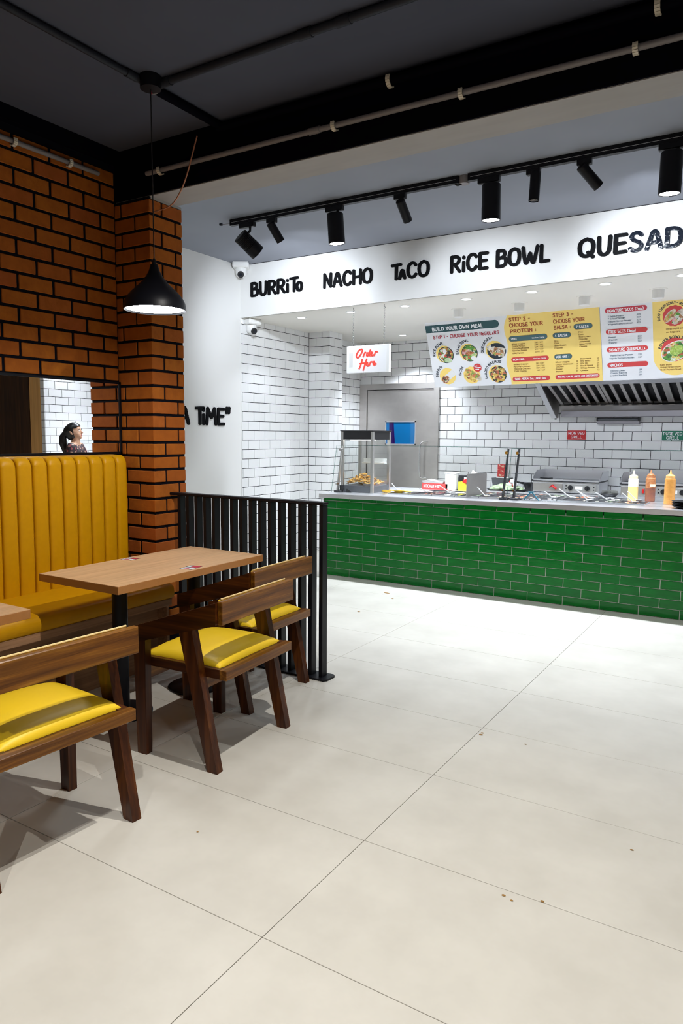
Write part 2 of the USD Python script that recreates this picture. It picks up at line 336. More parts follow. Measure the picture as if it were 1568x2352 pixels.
# ------------------------------------------------------------------ hand-drawn lettering
GLYPHS = {
 'A': (60, '0,0 12,50 22,92 30,100 38,92 48,50 60,0|11,33 49,33'), 'B': (52, '2,0 2,100|2,100 34,101 46,88 42,62 26,54 2,53|26,54 52,50 54,14 36,-1 2,0'),
 'C': (54, '52,84 44,99 22,103 0,80 0,22 22,-3 44,2 54,18'), 'D': (56, '2,0 2,100|2,100 36,101 58,80 58,22 36,-1 2,0'),
 'E': (46, '2,0 2,100|2,100 46,99|2,52 40,52|2,0 46,1'), 'F': (44, '2,0 2,100|2,100 44,99|2,52 38,52'),
 'G': (58, '54,84 44,99 22,103 0,80 0,22 22,-3 46,0 58,16 57,46|57,46 34,46'), 'H': (56, '2,0 2,100|54,0 54,100|2,50 54,52'),
 'I': (6, '3,0 3,100'), 'J': (40, '38,100 38,22 20,-4 0,16'), 'K': (52, '2,0 2,100|50,100 4,48|18,60 52,0'), 'L': (44, '2,100 2,0|2,0 44,2'),
 'M': (74, '0,0 8,100|8,100 37,40|37,40 64,100|64,100 74,0'), 'N': (56, '2,0 3,100|3,100 52,2|52,2 54,100'), 'O': (60, '30,102 4,90 -2,50 6,8 30,-3 54,8 62,50 56,90 30,102'),
 'P': (50, '2,0 2,100|2,100 36,101 52,84 46,54 28,47 2,46'), 'Q': (64, '32,102 4,90 -2,50 6,10 32,-2 56,10 64,50 58,90 32,102|40,22 62,-6'),
 'R': (54, '2,0 2,100|2,100 36,101 52,86 46,56 26,48 2,48|22,48 54,0'), 'S': (50, '46,86 34,101 10,100 2,78 14,58 36,48 50,26 38,0 14,-3 0,14'),
 'T': (56, '0,98 56,101|28,100 27,0'), 'U': (54, '2,100 2,26 14,-2 40,-2 52,26 52,100'), 'V': (58, '0,100 28,0|28,0 58,100'),
 'W': (84, '0,100 14,2 24,0 42,60|42,60 56,0 66,2 84,100'), 'X': (54, '0,0 54,100|0,100 54,0'), 'Y': (56, '0,100 28,48|56,100 28,48|28,48 28,0'), 'Z': (50, '0,100 50,100|50,100 0,0|0,0 50,0'),
 '1': (20, '2,82 16,100|16,100 16,0'), '2': (46, '2,80 14,100 36,98 42,74 26,44 2,2|2,1 46,1'), '3': (46, '4,94 26,102 42,86 36,62 18,54|18,54 46,46 44,10 22,-3 0,10'),
 '4': (48, '34,0 34,100|34,100 2,34|2,34 48,34'), '7': (46, '0,100 46,100|46,100 16,0'), 'i': (10, '5,0 5,56|5,86 5,90'),
 '-': (34, '4,44 30,44'), ':': (10, '5,12 5,16|5,56 5,60'), '(': (20, '18,104 4,70 4,30 18,-6'), ')': (20, '2,104 16,70 16,30 2,-6'), '*': (24, '12,70 12,100|0,78 24,92|24,78 0,92'),
 ',': (10, '6,8 2,-14'), '"': (34, '8,108 4,78|28,108 24,78'), 'n': (36, '2,0 2,55|2,40 16,56 32,50 33,0'), 's': (30, '28,46 14,56 4,42 26,16 12,-2 0,8'),
}
SMALL = {'a': ('A', 0.58, 0.0), 'o': ('O', 0.62, 0.0), 'e': ('E', 0.62, 0.0), 'c': ('C', 0.7, 0.0), 't': ('T', 0.7, 0)}
def glyphs(text, bold=9.0, gap=17.0, space=40.0, under_t=True):
    """Polygons of the letters of a word in units of a hundredth of the capital height, and the advance width."""
    out, x, prev = [], 0.0, ''
    for ch in text:
        if ch == ' ': x += space; prev = ' '; continue
        sc, dy = 1.0, 0.0
        g = ch
        if ch in SMALL: g, sc, dy = SMALL[ch]
        w, s = GLYPHS[g]
        if under_t and prev == 'T' and ch in 'aoi': x -= 26        # small letters tuck under the bar of the T
        lines = []
        for st in s.split('|'):
            p = np.array([[float(v) for v in q.split(',')] for q in st.split()])
            if len(p) > 2: p = smooth_line(p, 2)
            lines.append(LineString(p * sc + [x, dy]).buffer(bold, quad_segs=5))
        out.append(unary_union(lines).simplify(0.5)); x += w * sc + gap + bold * 0.6; prev = ch
    return out, x - gap
def word_line(text, u_0, u_1, h, bold=9.0, space=40.0):
    """One flat line of lettering from u_0 to u_1 with capitals of height h on the baseline v = 0."""
    gs, w = glyphs(text, bold, space=space)
    sx = (u_1 - u_0) / w
    return affinity.affine_transform(unary_union(gs), [sx, 0, 0, h / 100, u_0, 0])

# ================================================================== the setting
XW, XP, YP0, YP1 = -3.815, -3.508, 3.344, 3.63      # brick wall face, pillar face, pillar front and back
XK, YF, YB, XR = -5.119, 6.17, 8.76, 0.90           # white wall, fascia face, kitchen back wall, kitchen's far side wall
ZC = 3.25                                            # ceiling
ZS = lambda x: 2.70 + 0.0093 * (x + 5.12)            # underside of the bulkhead falls slightly to one side
ZT = lambda x: 0.848 + 0.0105 * (x + 4.08)           # so does the worktop

# floor of long rectangular tiles
fl = T('floor', 'pale beige stone-look tiled floor of the dining room and aisle', 'floor', kind='structure')
fl.part('slab', bx(-5.3, 2.8, -3.1, 8.9, -0.12, -0.0035), 'grout_dark')
TX, TY, TW, TL = -1.2121, 1.5380, 0.59463, 1.2111
n_rest = []
for i in range(-4, 4):
    for j in range(-8, 13):
        x0, x1, y0, y1 = TX + i * TL, TX + (i + 1) * TL, TY + j * TW, TY + (j + 1) * TW
        x0, x1, y0, y1 = max(x0, -5.12), min(x1, 2.7), max(y0, -3.0), min(y1, 8.76)
        if x1 - x0 < 0.05 or y1 - y0 < 0.05: continue
        g = 0.0011
        b = bx(x0 + g, x1 - g, y0 + g, y1 - g, -0.02, 0.0, 0.0008)
        if y1 > 0.3 and y0 < 6.2 and x0 < 0.2: fl.part('tile', b, 'floor_tile')
        else: n_rest.append(b)
fl.part('outer_tiles', cat_(n_rest), 'floor_tile', kind='stuff')

# ceilings and beam
single('ceiling', bx(-3.9, 2.8, -3.1, YP0 + 0.1, ZC, ZC + 0.1), 'ceiling_dark', 'charcoal painted ceiling over the dining tables', 'ceiling', kind='structure')
single('ceiling', bx(-5.3, 2.8, YP1 - 0.1, YF + 0.1, ZC, ZC + 0.1), 'ceiling_grey', 'grey painted ceiling over the aisle before the kitchen counter', 'ceiling', kind='structure')
bm = T('beam', 'dark painted ceiling beam, front face coloured darker for shade, bare grey underside', 'beam', (XP, YP0, 2.94), kind='structure')
bm.part('beam_face', bx(-3.82, 2.7, YP0, YP0 + 0.012, 2.945, ZC), 'beam_paint_shaded')
bm.part('beam_body', bx(-3.82, 2.7, YP0 + 0.012, 3.59, 2.94, ZC), 'plaster_grey')
single('trim_1', bx(-3.82, -3.765, -3.0, YP0, 3.172, ZC), 'beam_paint_shaded', 'black cove strip between brick wall and charcoal ceiling', 'trim', kind='structure')

# brick wall on the booth side
wl = T('wall_left', 'red brick wall with black joints behind the mustard booth', 'wall', (XW, YP0, 0), kind='structure')
wl.part('mortar', bx(-3.98, XW - 0.007, -3.0, YP1, 0, ZC), 'mortar_black')
rest = []
k = 0
z = 2.846 + 3 * 0.0957
row = 3
while z > 0.06:
    zt, zb = min(z - 0.0085, 3.172), z - 0.0957 + 0.0085
    off = 2.62 if row % 2 else 2.747
    ys = sorted([-3.0] + [off + 0.2385 * q for q in range(-25, 4) if -2.95 < off + 0.2385 * q < YP0 - 0.02] + [YP0])
    for a, b in zip(ys[:-1], ys[1:]):
        a2, b2 = a + 0.0085, b - 0.0085
        if zt > 1.31 and zb < 1.79 and b2 > 0.98: continue          # the mirror hangs here
        seen = b2 > 1.95 and zb > 1.7
        d = 0.0015 * math.sin(37.1 * a + 11 * z)
        if seen: wl.part('brick', bx(XW - 0.03, XW + d, a2, b2, zb, zt, 0.003), 'brick')
        else: rest.append(bx(XW - 0.03, XW + d, a2, b2, zb, zt))
    z -= 0.0957; row -= 1
wl.part('far_bricks', cat_(rest), 'brick', kind='stuff')

# brick pillar
pl = T('pillar', 'square red brick pillar with black joints between booth and railing', 'pillar', (XP, YP0, 0), kind='structure')
pl.part('mortar', bx(XW, XP - 0.007, YP0 + 0.007, YP1, 0, 2.94), 'mortar_black')
pl.part('mortar_cap', bx(XP - 0.02, XP - 0.002, YP0 + 0.02, YP1, 2.925, 2.94), 'plaster_grey')
PZ = [1.026 - 0.0945 * q for q in range(10, 0, -1)] + [1.026, 1.127, 1.218, 1.307, 1.395, 1.486, 1.576, 1.67, 1.764, 1.861, 1.954, 2.053, 2.15, 2.246, 2.343, 2.44, 2.548, 2.644, 2.741, 2.836, 2.93]
for q, (za, zb) in enumerate(zip(PZ[:-1], PZ[1:])):
    za, zb = za + 0.0085, zb - 0.0085
    odd = q % 2 == 1
    jf, js = (-3.766, 3.452) if odd else (-3.646, 3.571)
    j = RNG.uniform(-0.004, 0.004)
    pl.part('brick', bx(jf + 0.0075 + j, XP + 0.001, YP0 - 0.001, js - 0.0075, za, zb, 0.003), 'brick')
    pl.part('brick', bx(XW - 0.01, jf - 0.0075 + j, YP0 - 0.001, YP0 + 0.06, za, zb, 0.003), 'brick')
    pl.part('brick', bx(XP - 0.06, XP + 0.001, js + 0.0075, YP1 + 0.001, za, zb, 0.003), 'brick')

# plain walls
single('wall_behind_pillar', bx(XK, -3.7, YP1 + 0.002, YP1 + 0.06, 0, ZC), 'white_paint', 'white wall returning behind the brick pillar', 'wall', kind='structure')
single('wall_white', bx(XK - 0.12, XK, YP1, YF, 0, ZC), 'white_paint', 'plain white wall carrying black lettering beside the kitchen', 'wall', kind='structure')
single('wall_rear', bx(-3.9, 2.8, -3.1, -3.0, 0, ZC), 'room_paint', 'beige painted wall at the dining room entrance end', 'wall', kind='structure')
single('wall_right', bx(2.6, 2.7, -3.0, 6.4, 0, ZC), 'room_paint', 'beige painted wall opposite the booth', 'wall', kind='structure')
single('wall_panelled', bx(1.23, 2.6, YF, YF + 0.08, 0, ZC), 'dark_wood', 'dark brown wood panelled wall seen in the mirror', 'wall', kind='structure')
single('door_1', bx(0.985, 1.225, YF + 0.005, YF + 0.06, 0.02, 2.6, 0.003), 'door_wood', 'narrow light wood door panel seen in the mirror', 'door', kind='structure')

# bulkhead over the counter
fb = T('fascia', 'white bulkhead over the counter bearing black dish names', 'bulkhead', (XK, YF, 2.7), kind='structure')
fb.part('front_board', hexa([(XK, YF, ZS(XK)), (2.6, YF, ZS(2.6)), (2.6, YF + 0.03, ZS(2.6)), (XK, YF + 0.03, ZS(XK))], [(XK, YF, ZC), (2.6, YF, ZC), (2.6, YF + 0.03, ZC), (XK, YF + 0.03, ZC)]), 'white_paint')
fb.part('soffit', hexa([(XK, YF + 0.002, ZS(XK)), (XR, YF + 0.002, ZS(XR)), (XR, YB + 0.1, ZS(XR)), (XK, YB + 0.1, ZS(XK))], [(XK, YF + 0.002, ZC), (XR, YF + 0.002, ZC), (XR, YB + 0.1, ZC), (XK, YB + 0.1, ZC)]), 'soffit_paint')
fb.part('shadow_gap', bx(XK, 2.6, YF - 0.004, YF, ZC - 0.005, ZC), 'grout_grey')

# white metro tiling of the kitchen
def tiling(t, origin, eu, ev_n, u0, u1, z0, z1, zref, pitch, width, ja, jb, visible, mname='white_tile', depth=0.007, g=0.0030, skip=None):
    """Rows of tiles on the plane through ORIGIN spanned by EU and z, facing EV_N; ja and jb are the joints of even and odd rows."""
    eu, nn = np.array(eu, float), np.array(ev_n, float)
    far = []
    k0 = math.ceil((z1 - zref) / pitch)
    for k in range(k0, -60, -1):
        zt, zb = min(zref + k * pitch, z1), max(zref + (k - 1) * pitch, z0)
        if zt <= z0 + 0.012: break
        if zt - zb < 0.012: continue
        j = ja if k % 2 == 0 else jb
        n0, n1 = math.floor((u0 - j) / width), math.ceil((u1 - j) / width)
        us = [u0] + [j + width * q for q in range(n0, n1 + 1) if u0 + 0.012 < j + width * q < u1 - 0.012] + [u1]
        for a, b in zip(us[:-1], us[1:]):
            a2, b2, z2, z3 = a + g, b - g, zb + g, zt - g
            if skip and skip(a2, b2, z2, z3): continue
            c = 0.0018
            P = []
            for d, e in ((-0.004, 0), (depth - c, 0), (depth, c)):
                for uu, zz in ((a2 + e, z2 + e), (b2 - e, z2 + e), (b2 - e, z3 - e), (a2 + e, z3 - e)):
                    P.append(np.array(origin) + eu * uu + nn * d + np.array([0, 0, zz]))
            V = np.array(P)
            F = []
            for L in (0, 4):
                for s in range(4):
                    n_ = (s + 1) % 4
                    F += [[L + s, L + n_, L + 4 + n_], [L + s, L + 4 + n_, L + 4 + s]]
            F += [[8, 9, 10], [8, 10, 11]]
            m = trimesh.Trimesh(V, F, process=False)
            if np.dot(m.face_normals[-1], nn) < 0: m.invert()
            if visible(a2, b2, z2, z3): t.part('tile', m, mname)
            else: far.append(m)
    if far: t.part('far_tiles', cat_(far), mname, kind='stuff')

kl = T('wall_kitchen_side', 'white metro tiled side wall of the kitchen with dark joints', 'wall', (XK, YF, 0), kind='structure')
kl.part('grout', bx(XK - 0.12, XK - 0.004, YF, YB, 0, 2.8), 'grout_grey')
kl.part('corner_bead', bx(XK - 0.01, XK + 0.005, YF - 0.006, YF + 0.004, 0, ZS(XK)), 'white_plastic')
tiling(kl, (XK - 0.004, 0, 0), (0, 1, 0), (1, 0, 0), YF + 0.004, 7.475, 0, 2.705, 2.640, 0.1046, 0.1975, 6.287 - 0.0, 6.389, lambda a, b, c, d: d > 0.35)
tiling(kl, (XK - 0.004, 0, 0), (0, 1, 0), (1, 0, 0), 7.775, YB, 0, 2.705, 2.625, 0.1040, 0.2, 8.357, 8.456, lambda a, b, c, d: d > 1.25 and b > 8.25)
kc = T('wall_column', 'white metro tiled column standing out from the kitchen side wall', 'column', (XK, 7.475, 0), kind='structure')
kc.part('grout', bx(XK, -4.819, 7.479, 7.775, 0, 2.8), 'grout_grey')
tiling(kc, (0, 7.479, 0), (1, 0, 0), (0, -1, 0), XK + 0.003, -4.815, 0, 2.707, 2.630, 0.1041, 0.2, -5.01, -4.923, lambda a, b, c, d: d > 0.35)
tiling(kc, (-4.819, 0, 0), (0, 1, 0), (1, 0, 0), 7.475, 7.775, 0, 2.707, 2.630, 0.1041, 0.2, 7.587, 7.679, lambda a, b, c, d: d > 0.8)
kb = T('wall_back', 'white metro tiled back wall of the kitchen behind the griddles', 'wall', (-4.0, YB, 0), kind='structure')
kb.part('grout', bx(XK - 0.1, XR + 0.1, YB + 0.004, YB + 0.12, 0, 2.85), 'grout_grey')
tiling(kb, (0, YB + 0.004, 0), (1, 0, 0), (0, -1, 0), XK, XR, 0, 2.76, 1.513, 0.1050, 0.2075, -2.56 + 0.0, -2.664 + 0.2075, lambda a, b, c, d: b > -5.1 and a < -0.75 and d > 0.85 and (c < 2.12 or a < -3.55),
       skip=lambda a, b, c, d: a > -5.13 and b < -3.93 and d < 2.145)
kr = T('wall_kitchen_far', 'white metro tiled end wall of the kitchen seen in the mirror', 'wall', (XR, YF, 0), kind='structure')
kr.part('grout', bx(XR + 0.004, XR + 0.076, YF + 0.004, YB, 0, 2.8), 'grout_grey')
tiling(kr, (XR + 0.004, 0, 0), (0, 1, 0), (-1, 0, 0), YF, YB, 0, 2.75, 1.513, 0.1050, 0.2075, 6.34, 6.24, lambda a, b, c, d: 1.2 < d < 1.95 and a < 7.2)
tiling(kr, (0, YF + 0.004, 0), (1, 0, 0), (0, -1, 0), XR - 0.002, XR + 0.08, 0, 2.75, 1.513, 0.1050, 0.2075, 5, 5, lambda a, b, c, d: 1.2 < d < 1.95)

# steel kitchen door in the back wall
dr = T('door_2', 'brushed steel kitchen door with blue window and D-shaped handle', 'door', (-4.5, YB, 0), kind='structure')
Y0 = YB - 0.012
dr.part('frame', cat_([bx(-5.112, -5.005, Y0 - 0.02, YB + 0.02, 0, 2.068), bx(-3.99, -3.92, Y0 - 0.02, YB + 0.02, 0, 2.068), bx(-5.112, -3.92, Y0 - 0.02, YB + 0.02, 2.068, 2.145)]), 'steel_worn')
dr.part('leaf', cat_([bx(-4.998, -4.708, Y0, YB + 0.02, 0.02, 2.06), bx(-4.25, -3.995, Y0, YB + 0.02, 0.02, 2.06), bx(-4.708, -4.25, Y0, YB + 0.02, 0.02, 1.33), bx(-4.708, -4.25, Y0, YB + 0.02, 1.636, 2.06)]), 'steel_worn')
wf = dr.part('window_frame', cat_([bx(-4.712, -4.25, Y0 - 0.008, Y0 + 0.02, 1.322, 1.336), bx(-4.712, -4.25, Y0 - 0.008, Y0 + 0.02, 1.628, 1.642), bx(-4.712, -4.698, Y0 - 0.008, Y0 + 0.02, 1.322, 1.642), bx(-4.264, -4.25, Y0 - 0.008, Y0 + 0.02, 1.322, 1.642)]), 'steel')
dr.part('pane', bx(-4.70, -4.26, Y0 + 0.004, Y0 + 0.010, 1.334, 1.63), 'window_blue', under=wf)
dr.part('film_strip', hexa([(-4.655, Y0 + 0.001, 1.334), (-4.565, Y0 + 0.001, 1.334), (-4.565, Y0 + 0.004, 1.334), (-4.655, Y0 + 0.004, 1.334)], [(-4.655, Y0 + 0.001, 1.63), (-4.59, Y0 + 0.001, 1.63), (-4.59, Y0 + 0.004, 1.63), (-4.655, Y0 + 0.004, 1.63)]), 'window_dark', under=wf)
dr.part('handle', tube(smooth_line([(-4.075, Y0, 1.366), (-4.12, Y0 - 0.05, 1.366), (-4.152, Y0 - 0.075, 1.34), (-4.152, Y0 - 0.075, 1.12), (-4.152, Y0 - 0.075, 0.91), (-4.13, Y0 - 0.05, 0.886), (-4.08, Y0, 0.886)], 2), 0.011, 10), 'chrome', smooth=40)

# ================================================================== fixed signs and services
def letters(t, text, o, ex, ez, h, length, depth, mname, bold=9.5, colours=None, tilt=0.0, gap=15.0):
    gs, w = glyphs(text, bold, gap=gap, space=42)
    for q, g in enumerate(gs):
        s = h / 100
        g = affinity.affine_transform(g, [length / w, 0, 0, s, 0, 0])
        m = place(extrude(g, depth), o, ex, ez, np.cross(ex, ez))
        t.part('letter', m, colours[q] if colours else mname)
EX, EZ = np.array([1.0, 0, 0]), np.array([0, 0, 1.0])
for text, x0, x1, zb, h in (('BURRiTo', -4.96, -4.30, 2.916, 0.128), ('NACHO', -4.035, -3.488, 2.914, 0.125), ('TaCO', -3.27, -2.89, 2.914, 0.125),
                            ('RiCE BOWL', -2.672, -1.79, 2.914, 0.130), ('QUESADILLa', -1.545, -0.42, 2.912, 0.132)):
    t = T('dish_name_sign', f'raised black hand-drawn letters reading {text.upper()} on white bulkhead', 'sign', (x0, YF, zb), group='dish names on the bulkhead')
    letters(t, text, (x0, YF - 0.001, zb), EX, EZ, h, x1 - x0, 0.012, 'letter_black', 10.5, ['letter_black'] * 3 + ['letter_gloss'] * 7 if text[0] == 'Q' else None)
t = T('slogan_sign', 'raised black letters ending A TIME and closing quotation mark on white wall', 'sign', (XK, 5.2, 1.55))
letters(t, 'A TiME"', (XK + 0.001, 5.23, 1.556), np.array([0, 1.0, 0]), EZ, 0.158, 0.755, 0.012, 'letter_black', 10.5)

def camera_dome(x, y, z, yaw, label):
    t = T('security_camera', label, 'security camera', (x, y, z))
    t.part('base', rot(bx(x - 0.085, x + 0.085, y - 0.085, y + 0.085, z - 0.06, z, 0.012), yaw, (0, 0, 1), (x, y, z)), 'white_plastic')
    t.part('housing', lathe([(0, -0.155), (0.03, -0.15), (0.052, -0.13), (0.06, -0.10), (0.058, -0.06), (0, -0.06)], (x, y, z), 24), 'white_plastic', smooth=50)
    d = np.array([math.sin(yaw), -math.cos(yaw), -0.45]); d /= np.linalg.norm(d)
    c = np.array([x, y, z - 0.108])
    e = t.part('eye', cyl(c, c + d * 0.064, 0.034, 20), 'black_plastic', smooth=40)
    t.part('lens', cyl(c + d * 0.06, c + d * 0.067, 0.015, 16), 'letter_gloss', under=e)
camera_dome(-5.02, 6.065, 3.248, math.radians(35), 'white dome security camera in the corner under the grey ceiling')
camera_dome(-5.075, 6.30, 2.70, math.radians(75), 'white dome security camera under the soffit over the tiled wall')

# conduits and clips
def clip(c, axis, out, r=0.016):
    """Half-open saddle clip around a conduit at c."""
    axis, out = np.array(axis, float), np.array(out, float)
    side = np.cross(axis, out)
    pts = [np.array(c) + (r + 0.008) * (math.cos(a) * side + math.sin(a) * out) for a in np.linspace(-0.9, 2.1, 9)]
    ms = []
    for a, b in zip(pts[:-1], pts[1:]):
        w = axis * 0.011
        n = (a + b) / 2 - np.array(c); n = n / np.linalg.norm(n) * 0.006
        ms.append(hull([a - w, a + w, b - w, b + w, a - w + n, a + w + n, b - w + n, b + w + n]))
    return cat_(ms)
def conduit(label, p0, p1, r, m, clips=(), out=(0, -1, 0), couplers=()):
    p0, p1 = np.array(p0, float), np.array(p1, float)
    t = T('conduit', label, 'pipe', p0)
    t.part('pipe', cyl(p0, p1, r, 14), m, smooth=40)
    ax = (p1 - p0) / np.linalg.norm(p1 - p0)
    for f in clips: t.part('clip', clip(p0 + ax * f, ax, out, r), 'clip_cream')
    for f in couplers: t.part('coupler', cyl(p0 + ax * (f - 0.035), p0 + ax * (f + 0.035), r + 0.004, 14), m, smooth=40)
conduit('grey conduit with cream clips along the black beam face', (-3.50, 3.322, 3.062), (2.5, 3.322, 3.055), 0.0145, 'conduit_grey', (0.121, 1.385, 2.092, 2.861), couplers=(1.26,))
conduit('black conduit with two cream clips along the top of the beam', (-2.92, 3.322, 3.212), (2.5, 3.322, 3.18), 0.021, 'beam_paint_shaded', (1.13, 2.36))
conduit('pale grey conduit with cream clips high on the brick wall', (-3.798, -2.9, 3.074), (-3.798, 3.2, 3.079), 0.0145, 'conduit_grey', (5.514, 5.882), out=(1, 0, 0))
conduit('dark conduit on the ceiling running from the entrance to the lamp rose', (-2.895, -2.9, 3.229), (-2.895, 2.74, 3.229), 0.0165, 'conduit_dark', couplers=(5.56,))
conduit('dark conduit on the ceiling running across from the lamp rose', (-2.86, 2.80, 3.229), (2.5, 2.80, 3.229), 0.0185, 'conduit_dark', couplers=(0.06, 0.92, 1.12))
conduit('short dark conduit on the ceiling between lamp rose and beam', (-2.90, 2.83, 3.226), (-2.905, 3.34, 3.226), 0.023, 'beam_paint_shaded')
t = T('junction_box', 'small round grey junction box on the ceiling where three conduits meet', 'junction box', (-2.893, 2.80, 3.2))
t.part('box', lathe([(0, -0.038), (0.032, -0.038), (0.036, -0.032), (0.036, 0.0), (0, 0.0)], (-2.893, 2.80, 3.249), 24), 'conduit_grey', smooth=40)
t.part('cover', lathe([(0, -0.045), (0.030, -0.044), (0.033, -0.038), (0, -0.038)], (-2.893, 2.80, 3.249), 24), 'plaster_grey', smooth=40)
t.part('wire', tube(smooth_line([(-2.862, 2.755, 3.19), (-2.875, 2.772, 3.175), (-2.885, 2.79, 3.20)]), 0.003, 6), 'red_wire')
single('loose_wire', tube(smooth_line([(-3.055, 3.30, 3.19), (-3.075, 3.285, 3.10), (-3.11, 3.28, 3.0), (-3.15, 3.283, 2.93), (-3.20, 3.29, 2.875), (-3.28, 3.315, 2.838), (-3.38, 3.33, 2.83), (-3.47, 3.338, 2.832)], 3), 0.0042, 8), 'copper_wire', 'loose copper coloured wire hanging from the beam to the pillar', 'wire', smooth=50)

# pendant lamp over the table
px, py = -2.854, 2.748
pd = T('pendant_lamp', 'black bell-shaped pendant lamp with white inside hanging over the table', 'lamp', (px, py, 2.095))
pd.part('ceiling_rose', lathe([(0, 0), (0.053, 0), (0.055, -0.004), (0.052, -0.062), (0, -0.064)], (px, py, 3.25), 32), 'black_metal', smooth=40)
pd.part('cord', cyl((px, py, 3.19), (px, py, 2.335), 0.0028, 8), 'black_plastic', smooth=60)
pd.part('cord_grip', lathe([(0, 0.262), (0.006, 0.262), (0.011, 0.245), (0.012, 0.228), (0, 0.228)], (px, py, 2.095), 20), 'black_plastic', smooth=50)
SH = [(0.019, 0.233), (0.021, 0.225), (0.028, 0.200), (0.042, 0.172), (0.064, 0.144), (0.092, 0.116), (0.120, 0.090), (0.142, 0.064), (0.155, 0.038), (0.159, 0.016), (0.160, 0.0)]
prof = [(0, 0.235)] + SH
pd.part('shade', lathe(prof + [(0.1575, 0.0)] + [(max(r - 0.0022, 0.001), z - 0.003) for r, z in SH[::-1][1:]] + [(0, 0.228)], (px, py, 2.095), 56), 'black_metal', smooth=50)
pd.part('shade_lining', lathe([(r - 0.004, z - 0.0045) for r, z in SH[::-1][1:]] + [(0, 0.222)], (px, py, 2.096), 56), 'shade_inner', smooth=50)
pd.part('diffuser', lathe([(0, 0.0), (0.148, 0.0), (0.148, 0.006), (0, 0.006)], (px, py, 2.102), 48), 'lamp_white')
disk(pd, (px, py, 2.098), I_PENDANT, 0.14)

# track with spotlights over the aisle
YT = 4.85
tr = T('lighting_track', 'black lighting track on the grey ceiling above the aisle', 'lighting track', (-4.12, YT, 3.25))
tr.part('rail', cat_([bx(-4.12, -2.06, YT - 0.018, YT + 0.018, 3.20, 3.249), bx(-1.99, 1.6, YT - 0.018, YT + 0.018, 3.20, 3.249)]), 'black_metal')
tr.part('contact_strip', cat_([bx(-4.10, -2.08, YT - 0.0195, YT - 0.018, 3.222, 3.225), bx(-1.97, 1.6, YT - 0.0195, YT - 0.018, 3.222, 3.225)]), 'aluminium')
tr.part('feed_conduit', cyl((-3.9, YT + 0.055, 3.233), (1.6, YT + 0.055, 3.233), 0.0165, 12), 'conduit_dark', smooth=40)
tr.part('feed_box', lathe([(0, -0.05), (0.035, -0.05), (0.04, -0.04), (0.04, 0), (0, 0)], (-2.035, YT + 0.03, 3.249), 20), 'conduit_grey', smooth=40)
tr.part('feed_cable', tube(smooth_line([(-2.10, YT, 3.215), (-2.075, YT, 3.185), (-2.05, YT + 0.02, 3.20)]), 0.006, 8), 'black_plastic')
tr.part('stay_wire', tube([(-4.10, YT + 0.03, 3.235), (-4.255, YT + 0.03, 3.238)], 0.002, 6), 'conduit_grey')
tr.part('screw_anchor', bx(-4.27, -4.245, YT + 0.018, YT + 0.042, 3.232, 3.25, 0.003), 'conduit_dark')
def track_spot(xt, centre, axis, r, length, label, lit, ribs=False, cd=0, cone=38, throw=None):
    """Can-shaped head on a bracket below the track; AXIS is where it faces, THROW where its light goes."""
    a = np.array(axis, float); a /= np.linalg.norm(a); c = np.array(centre, float)
    t = T('track_spotlight', label, 'spotlight', (xt, YT, 3.2), group='spotlights on the ceiling track')
    w = 0.085 if r > 0.05 else 0.05
    t.part('adapter', bx(xt - w * 1.25, xt + w * 0.55, YT - 0.02, YT + 0.02, 3.165, 3.205, 0.004), 'black_metal')
    back = c - a * length / 2
    stem = np.array([xt, YT, 3.17])
    t.part('stem', tube([stem, stem - [0, 0, 0.035], back + a * 0.03], 0.011, 10), 'black_metal', smooth=40)
    A = np.eye(4); x, y = frame(a); A[:3, 0], A[:3, 1], A[:3, 2], A[:3, 3] = x, y, a, back
    pr = [(0, 0), (r * 0.93, 0), (r, 0.006)]
    if ribs:
        for q in range(9):
            s = 0.02 + q * 0.011
            pr += [(r, s), (r * 0.93, s + 0.002), (r * 0.93, s + 0.007), (r, s + 0.009)]
    pr += [(r, length * 0.62), (r * 1.012, length * 0.63), (r * 1.012, length), (r * 0.94, length), (r * 0.90, length - 0.012), (0, length - 0.012)]
    m = lathe(pr, n=36); m.apply_transform(A)
    h = t.part('housing', m, 'black_metal', smooth=35)
    m = lathe([(0, 0), (r * 0.90, 0), (r * 0.90, 0.004), (0, 0.004)], n=32); m.apply_transform(A @ trimesh.transformations.translation_matrix([0, 0, length - 0.008]))
    t.part('lens', m, 'lamp_white' if lit else 'letter_gloss', under=h)
    if cd: spot(t, c + a * (length / 2 + 0.045), throw or a, cd, cone, 0.8 if throw else 0.4, COOL)
track_spot(-3.915, (-3.945, 4.87, 3.035), (0.38, 0.72, -0.62), 0.066, 0.20, 'large ribbed black spotlight tilted at the near end of the ceiling track', False, True, I_ACCENT * 0.5, 52, throw=(-0.38, 0.84, -0.36))
track_spot(-3.055, (-3.07, YT, 3.035), (0.06, 0.05, -1), 0.063, 0.225, 'large lit black spotlight pointing down above the word NACHO', True, cd=I_TRACK, cone=52)
track_spot(-1.812, (-1.822, YT, 3.035), (0.0, 0.04, -1), 0.063, 0.235, 'large lit black spotlight pointing down above the words RICE BOWL', True, cd=I_TRACK, cone=52)
track_spot(-0.668, (-0.70, YT, 3.03), (-0.02, 0.04, -1), 0.063, 0.24, 'large lit black spotlight pointing down above the word QUESADILLA', True, cd=I_TRACK, cone=52)
track_spot(-3.672, (-3.667, 4.87, 3.095), (0.25, 0.55, -0.8), 0.034, 0.165, 'small slim black spotlight beside the tilted ribbed one', False, cd=I_ACCENT * 0.32, cone=52, throw=(-0.3, 0.92, -0.36))
